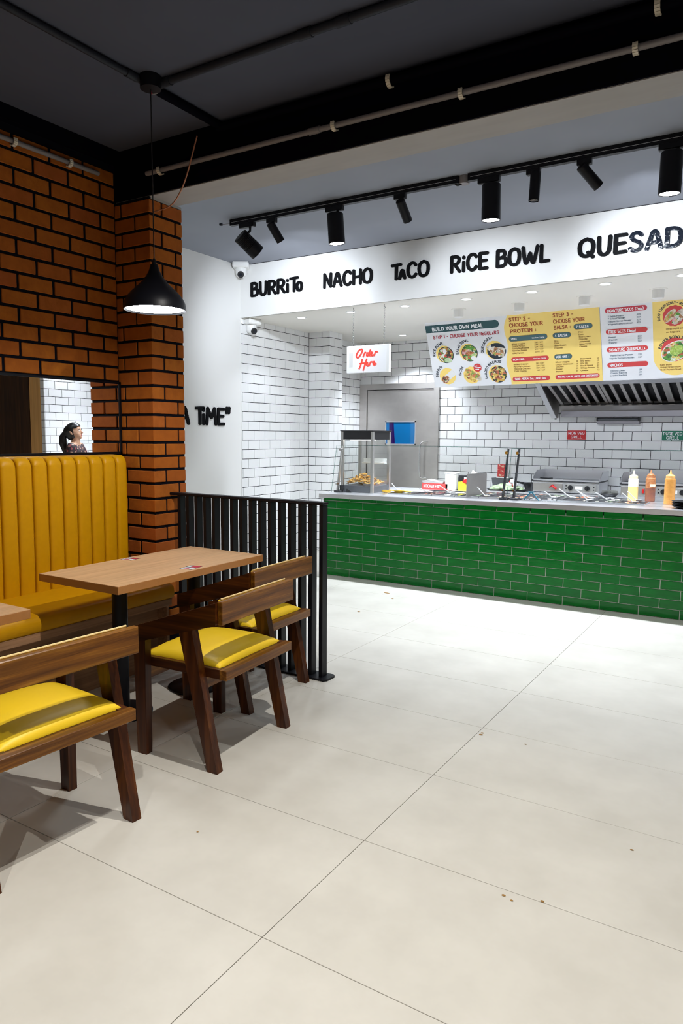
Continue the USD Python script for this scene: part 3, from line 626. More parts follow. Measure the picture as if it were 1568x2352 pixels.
track_spot(-2.502, (-2.501, 4.88, 3.09), (0.03, 0.72, -0.68), 0.034, 0.165, 'small slim black spotlight aimed at the word TACO', False, cd=I_ACCENT * 0.42, cone=46, throw=(0.06, 0.92, -0.46))
track_spot(-1.518, (-1.524, YT, 3.09), (-0.03, -0.03, -1), 0.034, 0.185, 'small slim black spotlight hanging straight between BOWL and QUESADILLA', False, cd=I_ACCENT * 0.22, cone=46, throw=(0.0, 0.94, -0.34))  # head itself is unlit; sideways light added to brighten the bulkhead
track_spot(-1.192, (-1.178, 4.87, 3.10), (0.50, 0.55, -0.62), 0.034, 0.175, 'small slim black spotlight turned sideways towards the letters of QUESADILLA', False, cd=I_ACCENT * 0.55, cone=46, throw=(0.22, 0.92, -0.30))

# the dining room's own spotlights on a track over the aisle, two more added
dt = T('lighting_track', 'black lighting track on the charcoal ceiling above the chairs', 'lighting track', (-1.05, 0, 3.25))
dt.part('rail', bx(-1.068, -1.032, -2.6, 2.3, 3.20, 3.249), 'black_metal')
def dining_spot(x, y, aim, label, cone, cd):
    t = T('dining_spotlight', label, 'spotlight', (x, y, 3.2), group='spotlights over the dining aisle')
    a = np.array(aim, float); a /= np.linalg.norm(a)
    t.part('stem', cyl((x, y, 3.2), (x, y, 3.13), 0.011, 10), 'black_metal')
    c = np.array([x, y, 3.13])
    t.part('housing', cyl(c - a * 0.02, c + a * 0.12, 0.05, 24), 'black_metal', smooth=40)
    t.part('lens', cyl(c + a * 0.1205, c + a * 0.122, 0.044, 24), 'lamp_white')
    spot(t, c + a * 0.165, a, cd, cone, 0.35)
for y, aim, lb, cone, k in ((-1.9, (0.1, 0, -1), 'black spotlight over the aisle nearest the entrance wall', 56, 1.05), (-0.4, (0.12, 0.05, -1), 'black spotlight over the aisle second from the entrance', 46, 1.1),
                            (0.9, (0.15, 0.0, -1), 'black spotlight over the aisle third from the entrance', 44, 1.1), (2.2, (-0.22, 0.05, -1), 'black spotlight over the aisle nearest the beam', 59, 1.75)):
    dining_spot(-1.05, y, aim, lb, cone, I_DINING * k)
for y, k, lb in ((2.3, 0.5, 'added unseen black spotlight on the far ceiling side of the aisle nearest the beam'), (0.3, 0.25, 'added unseen black spotlight on the far ceiling side of the aisle near the entrance')):
    dining_spot(0.75, y, (-0.05, 0.22, -1), lb, 56, I_DINING * k)  # two unseen spotlights, added to brighten the aisle floor

# ================================================================== the dining corner
# framed mirror
t = T('mirror', 'long black-framed wall mirror above the mustard booth', 'mirror', (XW, 1.0, 1.325))
t.part('glass', bx(XW - 0.02, XW + 0.006, 1.0, 3.328, 1.33, 1.779), 'mirror')
t.part('frame', cat_([bx(XW - 0.02, XW + 0.012, 0.985, 3.342, 1.779, 1.793), bx(XW - 0.02, XW + 0.012, 0.985, 3.342, 1.316, 1.332), bx(XW - 0.02, XW + 0.012, 3.328, 3.342, 1.316, 1.793), bx(XW - 0.02, XW + 0.012, 0.985, 1.0, 1.316, 1.793)]), 'black_metal')

# upholstered booth
bo = T('booth_bench', 'mustard leather booth bench with vertical channels and wood front panel', 'bench', (-3.5, 3.2, 0))
def channel(ya, yb):
    """One padded upright channel of the backrest, rolled over at the top."""
    prof = [(-3.79, 0.50), (-3.648, 0.50), (-3.642, 0.70), (-3.64, 1.0), (-3.642, 1.262)]
    for a in np.linspace(0, math.pi / 2, 7)[1:]: prof.append((-3.692 + 0.05 * math.cos(a), 1.262 + 0.055 * math.sin(a)))
    prof += [(-3.79, 1.317)]
    P = np.array(prof); n = len(P)
    V, F = [], []
    st = np.linspace(-1, 1, 9)
    for s in st:
        ins = 0.013 * (1 - math.sqrt(max(0.0, 1 - abs(s) ** 2.6)))
        for i, (x, z) in enumerate(P):
            free = 0 if i in (0, n - 1) else 1
            V.append((x - ins * free * (1 if i < n - 2 else 0.3), (ya + yb) / 2 + s * (yb - ya) / 2, z - (ins * free if i > 4 else 0)))
    for a in range(len(st) - 1):
        for i in range(n - 1):
            F.append([a * n + i, a * n + i + 1, (a + 1) * n + i + 1]); F.append([a * n + i, (a + 1) * n + i + 1, (a + 1) * n + i])
    V = np.array(V)
    for base, rev in ((0, False), ((len(st) - 1) * n, True)):
        for i in range(1, n - 1): F.append([base, base + i + 1, base + i][::1 if not rev else -1])
    m = trimesh.Trimesh(V, F, process=False); m.invert()
    if m.face_normals[6 * 2][0] < 0: m.invert()
    return m
ys = [3.242] + [3.152 - 0.1004 * q for q in range(0, 23)]
for b, a in zip(ys[:-1], ys[1:]): bo.part('channel', channel(a + 0.0008, b - 0.0008), 'leather_mustard', smooth=45)
prof = [(-3.66, 0.44), (-3.185, 0.44), (-3.168, 0.455), (-3.163, 0.485), (-3.170, 0.515), (-3.192, 0.532), (-3.24, 0.538), (-3.66, 0.532)]
m = trimesh.creation.extrude_polygon(Polygon(prof), 2.3, engine='earcut')
m = place(m, (0, 3.16, 0), (1, 0, 0), (0, 0, 1), (0, -1, 0))
bo.part('seat', m, 'leather_mustard', smooth=50)
bo.part('front_panel', bx(-3.2, -3.176, 0.86, 3.15, 0.40, 0.445, 0.002), 'bench_wood')
bo.part('side_panel', bx(-3.66, -3.2, 3.128, 3.15, 0.05, 0.44, 0.002), 'bench_wood')
bo.part('plinth', bx(-3.30, -3.28, 0.86, 3.13, 0.0, 0.40), 'bench_wood')
bo.part('back_board', bx(-3.80, -3.75, 0.86, 3.24, 0.0, 1.30), 'black_plastic')

# tables on two round-footed pedestals
def table(x0, x1, y0, y1, label, feet):
    t = T('dining_table', label, 'table', ((x0 + x1) / 2, (y0 + y1) / 2, 0), group='wood-topped tables along the booth')
    t.part('tabletop', bx(x0, x1, y0, y1, 0.712, 0.7488, 0.001), 'laminate_edge')
    t.part('laminate', bx(x0 + 0.0008, x1 - 0.0008, y0 + 0.0008, y1 - 0.0008, 0.7486, 0.7502), 'laminate')
    for fx, fy in feet:
        c = t.part('pedestal', cyl((fx, fy, 0.02), (fx, fy, 0.712), 0.039, 24), 'black_metal', smooth=40)
        t.part('foot', lathe([(0, 0), (0.155, 0), (0.155, 0.008), (0.145, 0.014), (0.06, 0.022), (0, 0.024)], (fx, fy, 0.0), 40), 'black_metal', smooth=40, under=c)
        t.part('top_plate', bx(fx - 0.12, fx + 0.12, fy - 0.12, fy + 0.12, 0.704, 0.712), 'black_metal', under=c)
table(-3.165, -2.587, 2.225, 3.306, 'light wood table beside the black railing with two printed cards', [(-2.88, 2.487), (-2.835, 2.985)])
table(-3.135, -2.548, 0.667, 1.747, 'light wood table of which only one corner shows in front of the booth', [(-2.84, 0.93), (-2.84, 1.48)])

def card(cx, cy, ang, lx, ly, label):
    t = T('table_card', label, 'card', (cx, cy, 0.7502), group='printed cards on the table')
    def b(x0, x1, y0, y1, z1): return rot(bx(cx + x0, cx + x1, cy + y0, cy + y1, 0.7503, z1), ang, (0, 0, 1), (cx, cy, 0))
    t.part('sheet', b(-lx / 2, lx / 2, -ly / 2, ly / 2, 0.7508), 'ink_navy')
    t.part('print', b(-lx * 0.44, lx * 0.46, -ly * 0.46, -ly * 0.02, 0.7511), 'sign_white')
    t.part('print', b(-lx * 0.1, lx * 0.46, ly * 0.04, ly * 0.46, 0.7511), 'print_crimson')
    t.part('print', b(-lx * 0.44, -lx * 0.16, ly * 0.1, ly * 0.44, 0.7511), 'sign_white')
    t.part('logo', b(-lx * 0.3, lx * 0.1, -ly * 0.36, -ly * 0.14, 0.7513), 'print_crimson')
card(-3.115, 2.774, 0.15, 0.075, 0.08, 'small dark, white and red card lying near the booth side of the table')
card(-2.65, 2.772, 0.2, 0.075, 0.112, 'small dark, white and red card lying near the chair side of the table')

# chairs: sloping arms, curved-back board, splayed legs, yellow cushion
def pillow(x0, x1, y0, y1, z0, h, n=14):
    u = np.sin(np.linspace(-math.pi / 2, math.pi / 2, n)); V, F = [], []
    for a in u:
        for b in u:
            e = ((1 - abs(a) ** 2.8) * (1 - abs(b) ** 2.8)) ** 0.42
            k = 1 - 0.035 * (a * a + b * b - 2 * a * a * b * b) * 0.6
            V.append(((x0 + x1) / 2 + a * k * (x1 - x0) / 2, (y0 + y1) / 2 + b * k * (y1 - y0) / 2, z0 + 0.006 + h * e))
    N = len(V)
    for v in V[:]: pass
    for i in range(n - 1):
        for j in range(n - 1):
            q = i * n + j
            F += [[q, q + n, q + n + 1], [q, q + n + 1, q + 1]]
    edge = [i * n for i in range(n)] + [(n - 1) * n + j for j in range(1, n)] + [i * n + n - 1 for i in range(n - 2, -1, -1)] + list(range(n - 2, 0, -1))
    for q in edge: V.append((V[q][0], V[q][1], z0))
    k = len(edge)
    for i in range(k):
        a, b, c, d = edge[i], edge[(i + 1) % k], N + i, N + (i + 1) % k
        F += [[a, c, d], [a, d, b]]
    return trimesh.Trimesh(np.array(V), np.array(F), process=False)
def make_chair(loc, rz, label):
    t = T('dining_chair', label, 'chair', loc, rz, 'walnut chairs with yellow cushions', local=True)
    sd = lambda s, a, b: (min(s * a, s * b), max(s * a, s * b))
    for s in (-1, 1):
        y0, y1 = sd(s, 0.256, 0.297)
        t.part('leg', hexa([(0.190, y0, 0), (0.244, y0, 0), (0.244, y1, 0), (0.190, y1, 0)], [(0.038, y0, 0.63), (0.114, y0, 0.63), (0.114, y1, 0.63), (0.038, y1, 0.63)]), 'walnut_z')
        t.part('leg', hexa([(-0.21, y0 + 0.002, 0), (-0.157, y0 + 0.002, 0), (-0.157, y1 - 0.002, 0), (-0.21, y1 - 0.002, 0)], [(-0.222, y0 + 0.002, 0.55), (-0.152, y0 + 0.002, 0.55), (-0.152, y1 - 0.002, 0.55), (-0.222, y1 - 0.002, 0.55)]), 'walnut_z')
        a0, a1 = sd(s, 0.262, 0.299)
        arm = Polygon([(0.245, 0.752), (0.245, 0.657), (-0.228, 0.513), (-0.238, 0.53), (-0.236, 0.587)])
        m = place(trimesh.creation.extrude_polygon(arm, a1 - a0, engine='earcut'), (0, a1, 0), (1, 0, 0), (0, 0, 1), (0, -1, 0))
        t.part('armrest', m, 'walnut_x')
        r0, r1 = sd(s, 0.215, 0.258)
        t.part('seat_rail', bx(-0.215, 0.2335, r0, r1, 0.408, 0.450, 0.0015), 'walnut_x')
    t.part('seat_rail', bx(0.2335, 0.272, -0.262, 0.262, 0.408, 0.451, 0.002), 'walnut_y')
    t.part('seat_rail', bx(-0.245, -0.215, -0.262, 0.262, 0.408, 0.450, 0.002), 'walnut_y')
    t.part('stretcher', bx(0.112, 0.142, -0.256, 0.256, 0.345, 0.408, 0.002), 'walnut_y')
    t.part('stretcher', bx(-0.195, -0.17, -0.256, 0.256, 0.345, 0.408, 0.002), 'walnut_y')
    t.part('seat', bx(-0.215, 0.2335, -0.215, 0.215, 0.425, 0.447), 'walnut_x')
    t.part('cushion', pillow(-0.205, 0.218, -0.236, 0.236, 0.447, 0.052), 'leather_yellow', smooth=60)
    b = t.part('backrest', bx(0.244, 0.270, -0.284, 0.284, 0.655, 0.756, 0.003), 'walnut_y')
    p = t.part('back_pad', bx(0.222, 0.2435, -0.255, 0.255, 0.664, 0.757, 0.006), 'leather_yellow', under=b)
    t.part('piping', tube([(0.238, -0.252, 0.7585), (0.238, 0.252, 0.7585)], 0.0045, 8), 'pad_top_lit', under=b)  # paler strip painting the lit top edge of the yellow pad
    return t
ch = make_chair((-2.258, 2.505, 0), 3.9, 'walnut armchair with yellow cushion, middle of the three at the tables')
copy_of(ch, (-2.263, 1.524, 0), -3.4, 'walnut armchair with yellow cushion closest to the viewer, cut off by the picture edge', 'walnut chairs with yellow cushions')
copy_of(ch, (-2.553, 3.102, 0), 2.6, 'walnut armchair with yellow cushion pushed in against the black railing', 'walnut chairs with yellow cushions')

# railing of upright flats
rl = T('railing', 'black metal railing of upright slats between table and aisle', 'railing', (-2.29, 3.5, 0))
for q in range(16):
    xs = -2.3055 - 0.0757 * q
    rl.part('slat', rot(bx(xs, xs + 0.025, 3.480, 3.531, 0.012, 1.046), RNG.uniform(-0.05, 0.05) if q else 0, (0, 0, 1), (xs + 0.012, 3.505, 0)), 'black_metal')
rl.part('top_rail', bx(-3.508, -2.277, 3.474, 3.537, 1.046, 1.063, 0.003), 'black_metal')
rl.part('base_plate', hull([(x, y, z) for z in (0, 0.012) for x, y in ((-3.508, 3.445), (-3.508, 3.565), (-2.255, 3.445), (-2.235, 3.465), (-2.235, 3.548), (-2.252, 3.566))]), 'black_metal')

# ================================================================== the kitchen
ct = T('service_counter', 'long serving counter faced with glossy green tiles under a steel top', 'counter', (-1.6, 6.2, 0))
ct.part('body', bx(-4.046, XR - 0.01, 6.204, 7.40, 0, 0.80), 'grout_white')
tiling(ct, (0, 6.2045, 0), (1, 0, 0), (0, -1, 0), -4.046, XR - 0.02, 0.001, 0.836, 0.0785, 0.0778, 0.3088, -3.74, -3.74 + 0.1544, lambda a, b, c, d: a < 0.0, 'green_tile', 0.0095, 0.0034)
def slab(x0, x1, y0, y1, dz0, dz1):
    return hexa([(x0, y0, ZT(x0) + dz0), (x1, y0, ZT(x1) + dz0), (x1, y1, ZT(x1) + dz0), (x0, y1, ZT(x0) + dz0)], [(x0, y0, ZT(x0) + dz1), (x1, y0, ZT(x1) + dz1), (x1, y1, ZT(x1) + dz1), (x0, y1, ZT(x0) + dz1)])
ct.part('worktop', cat_([slab(-4.09, XR - 0.01, 6.164, 7.45, -0.042, 0.0)]), 'steel')
ct.part('corner_trim', bx(-4.05, -4.043, 6.19, 6.21, 0, 0.80), 'aluminium')

# sloping glass guard
sg = T('sneeze_guard', 'sloping clear glass guard with dark brackets along the counter', 'sneeze guard', (-3.1, 6.4, 0.86))
for x0, x1 in ((-4.055, -2.19), (-2.155, 0.8)):
    za, zb = ZT(x0) + 0.004, ZT(x1) + 0.004
    g = sg.part('glass_pane', hexa([(x0, 6.345, za), (x1, 6.345, zb), (x1, 6.351, zb), (x0, 6.351, za)], [(x0, 6.447, 1.342), (x1, 6.447, 1.352), (x1, 6.453, 1.352), (x0, 6.453, 1.342)]), 'glass')
    sg.part('edge', cat_([tube([(x0, 6.45, 1.343), (x1, 6.45, 1.353)], 0.0025, 6), tube([(x0, 6.348, za), (x0, 6.45, 1.342)], 0.0025, 6), tube([(x1, 6.348, zb), (x1, 6.45, 1.352)], 0.0025, 6)]), 'glass_edge', under=g)
for x in (-4.02, -2.215, -2.112):
    z0 = ZT(x)
    a = sg.part('bracket', hexa([(x - 0.007, 6.395, z0), (x + 0.007, 6.395, z0), (x + 0.007, 6.43, z0), (x - 0.007, 6.43, z0)], [(x + 0.017, 6.455, 1.335), (x + 0.031, 6.455, 1.335), (x + 0.031, 6.472, 1.335), (x + 0.017, 6.472, 1.335)]), 'steel_dark' if x > -4 else 'aluminium')
    sg.part('foot', bx(x - 0.03, x + 0.045, 6.39, 6.46, z0, z0 + 0.02, 0.003), 'steel_dark', under=a)
    sg.part('clamp', cyl((x + 0.016, 6.43, 1.30), (x + 0.016, 6.475, 1.30), 0.014, 12), 'chrome', under=a, smooth=40)
    sg.part('bolt', cyl((x + 0.004, 6.38, z0 + 0.09), (x + 0.004, 6.42, z0 + 0.09), 0.009, 10), 'chrome', under=a)

# heated glass case of tortilla chips
cx0, cx1, cy0, cy1 = -4.027, -3.636, 6.485, 6.88
nw = T('warming_cabinet', 'tall glass warming cabinet with black top holding tortilla chips', 'food warmer', (-3.83, 6.68, 0.85))
zb = 0.852
nw.part('base', bx(cx0 + 0.005, cx1 - 0.005, cy0 + 0.005, cy1 - 0.005, zb, 0.922, 0.003), 'grey_panel')
for x in (cx0, cx1 - 0.03):
    for y in (cy0, cy1 - 0.03): nw.part('corner_post', bx(x, x + 0.03, y, y + 0.03, zb, 1.488, 0.002), 'aluminium')
nw.part('header', bx(cx0 + 0.004, cx1 - 0.004, cy0 + 0.004, cy1 - 0.004, 1.405, 1.49), 'black_plastic')
nw.part('lid', bx(cx0 - 0.006, cx1 + 0.006, cy0 - 0.006, cy1 + 0.006, 1.49, 1.50, 0.002), 'black_plastic')
nw.part('lamp_strip', bx(cx0 + 0.06, cx1 - 0.06, cy0 + 0.1, cy0 + 0.16, 1.395, 1.405), 'case_light')
for m in (bx(cx0 + 0.03, cx1 - 0.03, cy0 + 0.012, cy0 + 0.016, 0.922, 1.405), bx(cx0 + 0.03, cx1 - 0.03, cy1 - 0.016, cy1 - 0.012, 0.922, 1.405),
          bx(cx0 + 0.012, cx0 + 0.016, cy0 + 0.03, cy1 - 0.03, 0.922, 1.405), bx(cx1 - 0.016, cx1 - 0.012, cy0 + 0.03, cy1 - 0.03, 0.922, 1.405)): nw.part('glass_pane', m, 'glass')
nw.part('inner_shelf', bx(cx0 + 0.08, cx1 - 0.03, cy1 - 0.09, cy1 - 0.03, 1.145, 1.16, 0.002), 'white_plastic')
nw.part('inner_rail', bx(cx0 + 0.08, cx1 - 0.03, cy1 - 0.045, cy1 - 0.035, 1.16, 1.20), 'white_plastic')
chips = []
for q in range(210):
    x, y = RNG.uniform(cx0 + 0.03, cx1 - 0.03), RNG.uniform(cy0 + 0.035, cy1 - 0.04)
    d = math.hypot((x + 3.86) / 0.17, (y - 6.70) / 0.2)
    h = 0.925 + max(0.0, 0.125 * (1 - d)) * RNG.uniform(0.35, 1.0) + RNG.uniform(0, 0.022)
    a = RNG.uniform(0, 6.28); s = RNG.uniform(0.017, 0.027)
    tri = np.array([[math.cos(a + k * 2.094) * s, math.sin(a + k * 2.094) * s, 0] for k in range(3)])
    m = hull(np.vstack([tri, tri + [0, 0, 0.002], [[0, 0, 0.006]]]))
    rot(m, RNG.uniform(-0.9, 0.9), RNG.normal(size=3)); m.apply_translation([x, y, h + 0.01]); chips.append(m)
tag(usdkit.mesh(stage, '/World/tortilla_chips', cat_(chips), M['chip']).GetPrim(), 'heap of yellow tortilla chips inside the glass warming cabinet', 'chips', None, 'stuff')
t = T('cup', 'small black plastic cup beside the warming cabinet', 'cup', (-3.972, 6.44, 0.849))
t.part('cup_body', lathe([(0, 0), (0.017, 0), (0.022, 0.07), (0.024, 0.07), (0.024, 0.074), (0.018, 0.074), (0.014, 0.01), (0, 0.01)], (-3.985, 6.44, 0.849), 24), 'black_plastic', smooth=40)
single('wedge_rest', hexa([(-3.93, 6.43, 0.8495), (-3.865, 6.43, 0.8495), (-3.865, 6.46, 0.8495), (-3.93, 6.46, 0.8495)], [(-3.925, 6.44, 0.885), (-3.915, 6.44, 0.885), (-3.915, 6.45, 0.885), (-3.925, 6.45, 0.885)]), 'black_plastic', 'black plastic wedge lying before the warming cabinet', 'wedge')
for (x, y, a, w) in ((-3.535, 6.60, 0.9, 'beside the warming cabinet'), (-3.40, 6.62, 0.3, 'further along the counter')):
    t = T('serving_scoop', f'yellow plastic serving scoop {w}', 'scoop', (x, y, ZT(x)))
    z = ZT(x)
    m = lathe([(0, 0), (0.03, 0.006), (0.042, 0.026), (0.045, 0.026), (0.033, 0.0), (0, -0.004)], n=24); m.apply_scale([1.25, 0.85, 0.9]); m.apply_translation([x, y, z + 0.005])
    t.part('scoop_bowl', m, 'scoop_yellow', smooth=50)
    t.part('handle', hull([(x + dx * math.cos(a) - dy * math.sin(a), y + dx * math.sin(a) + dy * math.cos(a), z + dz) for dx, dz in ((0.035, 0.022), (0.13, 0.012)) for dy in (-0.01, 0.01) for dz in (dz, dz + 0.006)]), 'scoop_yellow')

# row of food pans in the counter
FOOD = ['lettuce', 'food_salsa', 'paper_white', 'lettuce', 'cap_cream', 'food_salsa', 'paper_white', 'food_filling', 'lettuce', 'food_salsa']
NTH = ['first', 'second', 'third', 'fourth', 'fifth', 'sixth', 'seventh', 'eighth', 'ninth', 'tenth']
for q in range(10):
    x0 = -3.45 + 0.246 * q; x1 = x0 + 0.236
    for r, (y0, y1) in enumerate(((6.47, 6.76), (6.80, 7.09))):
        if r and q in (0, 9): continue
        t = T('food_pan', f'steel counter pan, {NTH[q]} from the warming cabinet in the {"far" if r else "near"} row', 'food pan', ((x0 + x1) / 2, (y0 + y1) / 2, ZT(x0)), group='food pans set in the counter')
        rim = [slab(x0, x1, y0, y0 + 0.012, 0.001, 0.012), slab(x0, x1, y1 - 0.012, y1, 0.001, 0.012), slab(x0, x0 + 0.012, y0 + 0.012, y1 - 0.012, 0.001, 0.012), slab(x1 - 0.012, x1, y0 + 0.012, y1 - 0.012, 0.001, 0.012)]
        t.part('rim', cat_(rim), 'chrome')
        t.part('well', slab(x0 + 0.012, x1 - 0.012, y0 + 0.012, y1 - 0.012, 0.0005, 0.002), 'steel_dark')
        ms = [pebble((x0 + 0.035 + 0.164 * RNG.random(), y0 + 0.035 + 0.22 * RNG.random(), ZT(x0) + 0.002), 0.018, q * 20 + k, 1, 0.22) for k in range(7)]
        t.part('food', cat_(ms), FOOD[(q + 4 * r) % 10], smooth=60, kind='stuff')
SP = [((-1.678, 6.771), (-1.794, 0.965)), ((-1.482, 6.568), (-1.581, 0.976)), ((-1.515, 6.813), (-1.640, 0.953)), ((-1.299, 6.578), (-1.421, 0.963)), ((-1.097, 6.553), (-1.193, 0.969)), ((-1.101, 6.746), (-1.185, 0.972)),
      ((-1.823, 6.684), (-1.903, 0.941)), ((-3.549, 6.875), (-3.613, 0.931)), ((-2.812, 6.627), (-2.946, 0.955)), ((-3.10, 6.717), (-3.21, 0.907)), ((-2.43, 6.55), (-2.516, 0.962))]
SW = ['behind the fourth-last near pan', 'in the near pan behind the lone griddle knob panel', 'in the far pan below the logo plate', 'between the griddles, over the near pans', 'nearest the cream sauce bottle, low', 'beside the cream sauce bottle, far pan',
      'over the far pans before the red griddle valve', 'leaning at the warming cabinet post', 'before the red carton', 'low over the near pans between scoops and red carton', 'against the steel divider sheet']
for ((bx_, by), (tx, tz)), w in zip(SP, SW):
    z = ZT(bx_) + 0.012
    t = T('serving_spoon', f'steel serving spoon handle leaning {w}', 'spoon', (bx_, by, z), group='serving spoons in the food pans')
    d = np.array([tx - bx_, 0, tz - z]); L = np.linalg.norm(d); d /= L; n = np.array([-d[2], 0, d[0]])
    p, e = np.array([bx_, by, z]), np.array([tx, by, tz])
    t.part('handle', hull([q + sy * np.array([0, 0.007, 0]) + sn * n * 0.003 for q in (p, e) for sy in (-1, 1) for sn in (-1, 1)] + [e + d * 0.006]), 'spoon_metal')
    m = lathe([(0, -0.012), (0.018, -0.006), (0.026, 0.004), (0.024, 0.004), (0.016, -0.003), (0, -0.008)], n=20); m.apply_scale([1.2, 1, 1]); m.apply_translation(p + [0.012, 0, 0.008])
    t.part('spoon_bowl', m, 'spoon_metal', smooth=50)
t = T('tongs', 'teal handled tongs standing open on the near edge of the pans', 'tongs', (-1.94, 6.42, 0.87))
for s in (-1, 1): t.part('arm', tube([(-1.955, 6.43, 0.952), (-1.94 + 0.045 * s - 0.012, 6.43, 0.905), (-1.94 + 0.06 * s - 0.02 * (s < 0), 6.43 - 0.01 * s, 0.878)], 0.006, 8), 'teal_plastic', smooth=50)
t.part('hinge', bx(-1.985, -1.925, 6.422, 6.438, 0.945, 0.955, 0.003), 'teal_plastic')
single('divider_sheet', hull([(-2.576 + dx, y, z) for dx in (0, 0.003) for y, z in ((6.415, 0.868), (6.95, 0.872), (6.415, 1.085), (6.43, 1.091), (6.93, 1.085), (6.95, 1.072))]), 'steel_worn', 'upright steel divider sheet across the food pans', 'divider')

# things on the far side of the counter
t = T('carton', 'flat red carton with white lettering lying behind the pans', 'box', (-3.3, 7.36, 0.857))
t.part('box_body', bx(-3.464, -3.15, 7.30, 7.42, 0.855, 0.924, 0.002), 'box_red')
g = word_line('KITCHEN FRE', 0, 0.19, 0.03, 9)
t.part('lettering', place(extrude(g, 0.001), (-3.435, 7.2995, 0.877), EX, EZ, np.array([0, -1.0, 0])), 'sign_white')
t = T('steel_tray', 'small steel tray lying on top of the red carton', 'tray', (-3.36, 7.36, 0.925))
t.part('tray_body', hexa([(-3.44, 7.305, 0.9245), (-3.21, 7.305, 0.9245), (-3.21, 7.415, 0.9245), (-3.44, 7.415, 0.9245)], [(-3.47, 7.30, 0.948), (-3.20, 7.30, 0.948), (-3.20, 7.42, 0.948), (-3.47, 7.42, 0.948)]), 'aluminium')
single('paper_sheet', rot(bx(-3.40, -3.22, 7.30, 7.42, 0.949, 0.951), 0.16, (0, 1, 0), (-3.31, 7.36, 0.951)), 'paper_white', 'white paper lying askew on the steel tray and carton', 'paper')
t = T('container', 'tall white plastic container behind the counter pans', 'container', (-3.124, 7.36, 0.858))
t.part('tub', bx(-3.186, -3.062, 7.30, 7.42, 0.857, 1.045, 0.012), 'white_plastic', smooth=30)
t.part('lid', bx(-3.19, -3.058, 7.296, 7.424, 1.035, 1.05, 0.004), 'sign_white')
single('bin', bx(-3.05, -2.94, 7.36, 7.44, 0.858, 1.024, 0.006), 'black_plastic', 'black plastic bin behind the yellow bottle', 'bin')
t = T('detergent_bottle', 'yellow bottle with red cap beside the steel divider', 'bottle', (-2.97, 7.31, 0.86))
t.part('bottle_body', hull([(x, y, z) for y in (7.285, 7.33) for x, z in ((-3.02, 0.861), (-2.925, 0.861), (-3.02, 0.955), (-2.985, 0.96), (-2.95, 0.935), (-2.925, 0.92))]), 'bottle_yellow')
t.part('neck', hull([(x, y, z) for y in (7.295, 7.32) for x, z in ((-2.985, 0.94), (-2.965, 0.98), (-2.93, 0.985), (-2.925, 0.94))]), 'red_plastic')
t.part('cap', cyl((-2.948, 7.307, 0.98), (-2.948, 7.307, 1.01), 0.013, 14), 'sign_white')
t = T('paper_bag', 'crumpled white and red paper standing behind the divider', 'paper', (-2.87, 7.38, 0.86))
t.part('sheet', hull([(-2.93, 7.37, 0.86), (-2.80, 7.37, 0.86), (-2.93, 7.40, 1.02), (-2.90, 7.39, 1.085), (-2.82, 7.39, 1.04), (-2.80, 7.40, 0.86)]), 'paper_white')
t.part('red_label', hull([(-2.89, 7.365, 0.99), (-2.85, 7.365, 1.045), (-2.82, 7.365, 1.01), (-2.85, 7.368, 1.0)]), 'red_plastic')

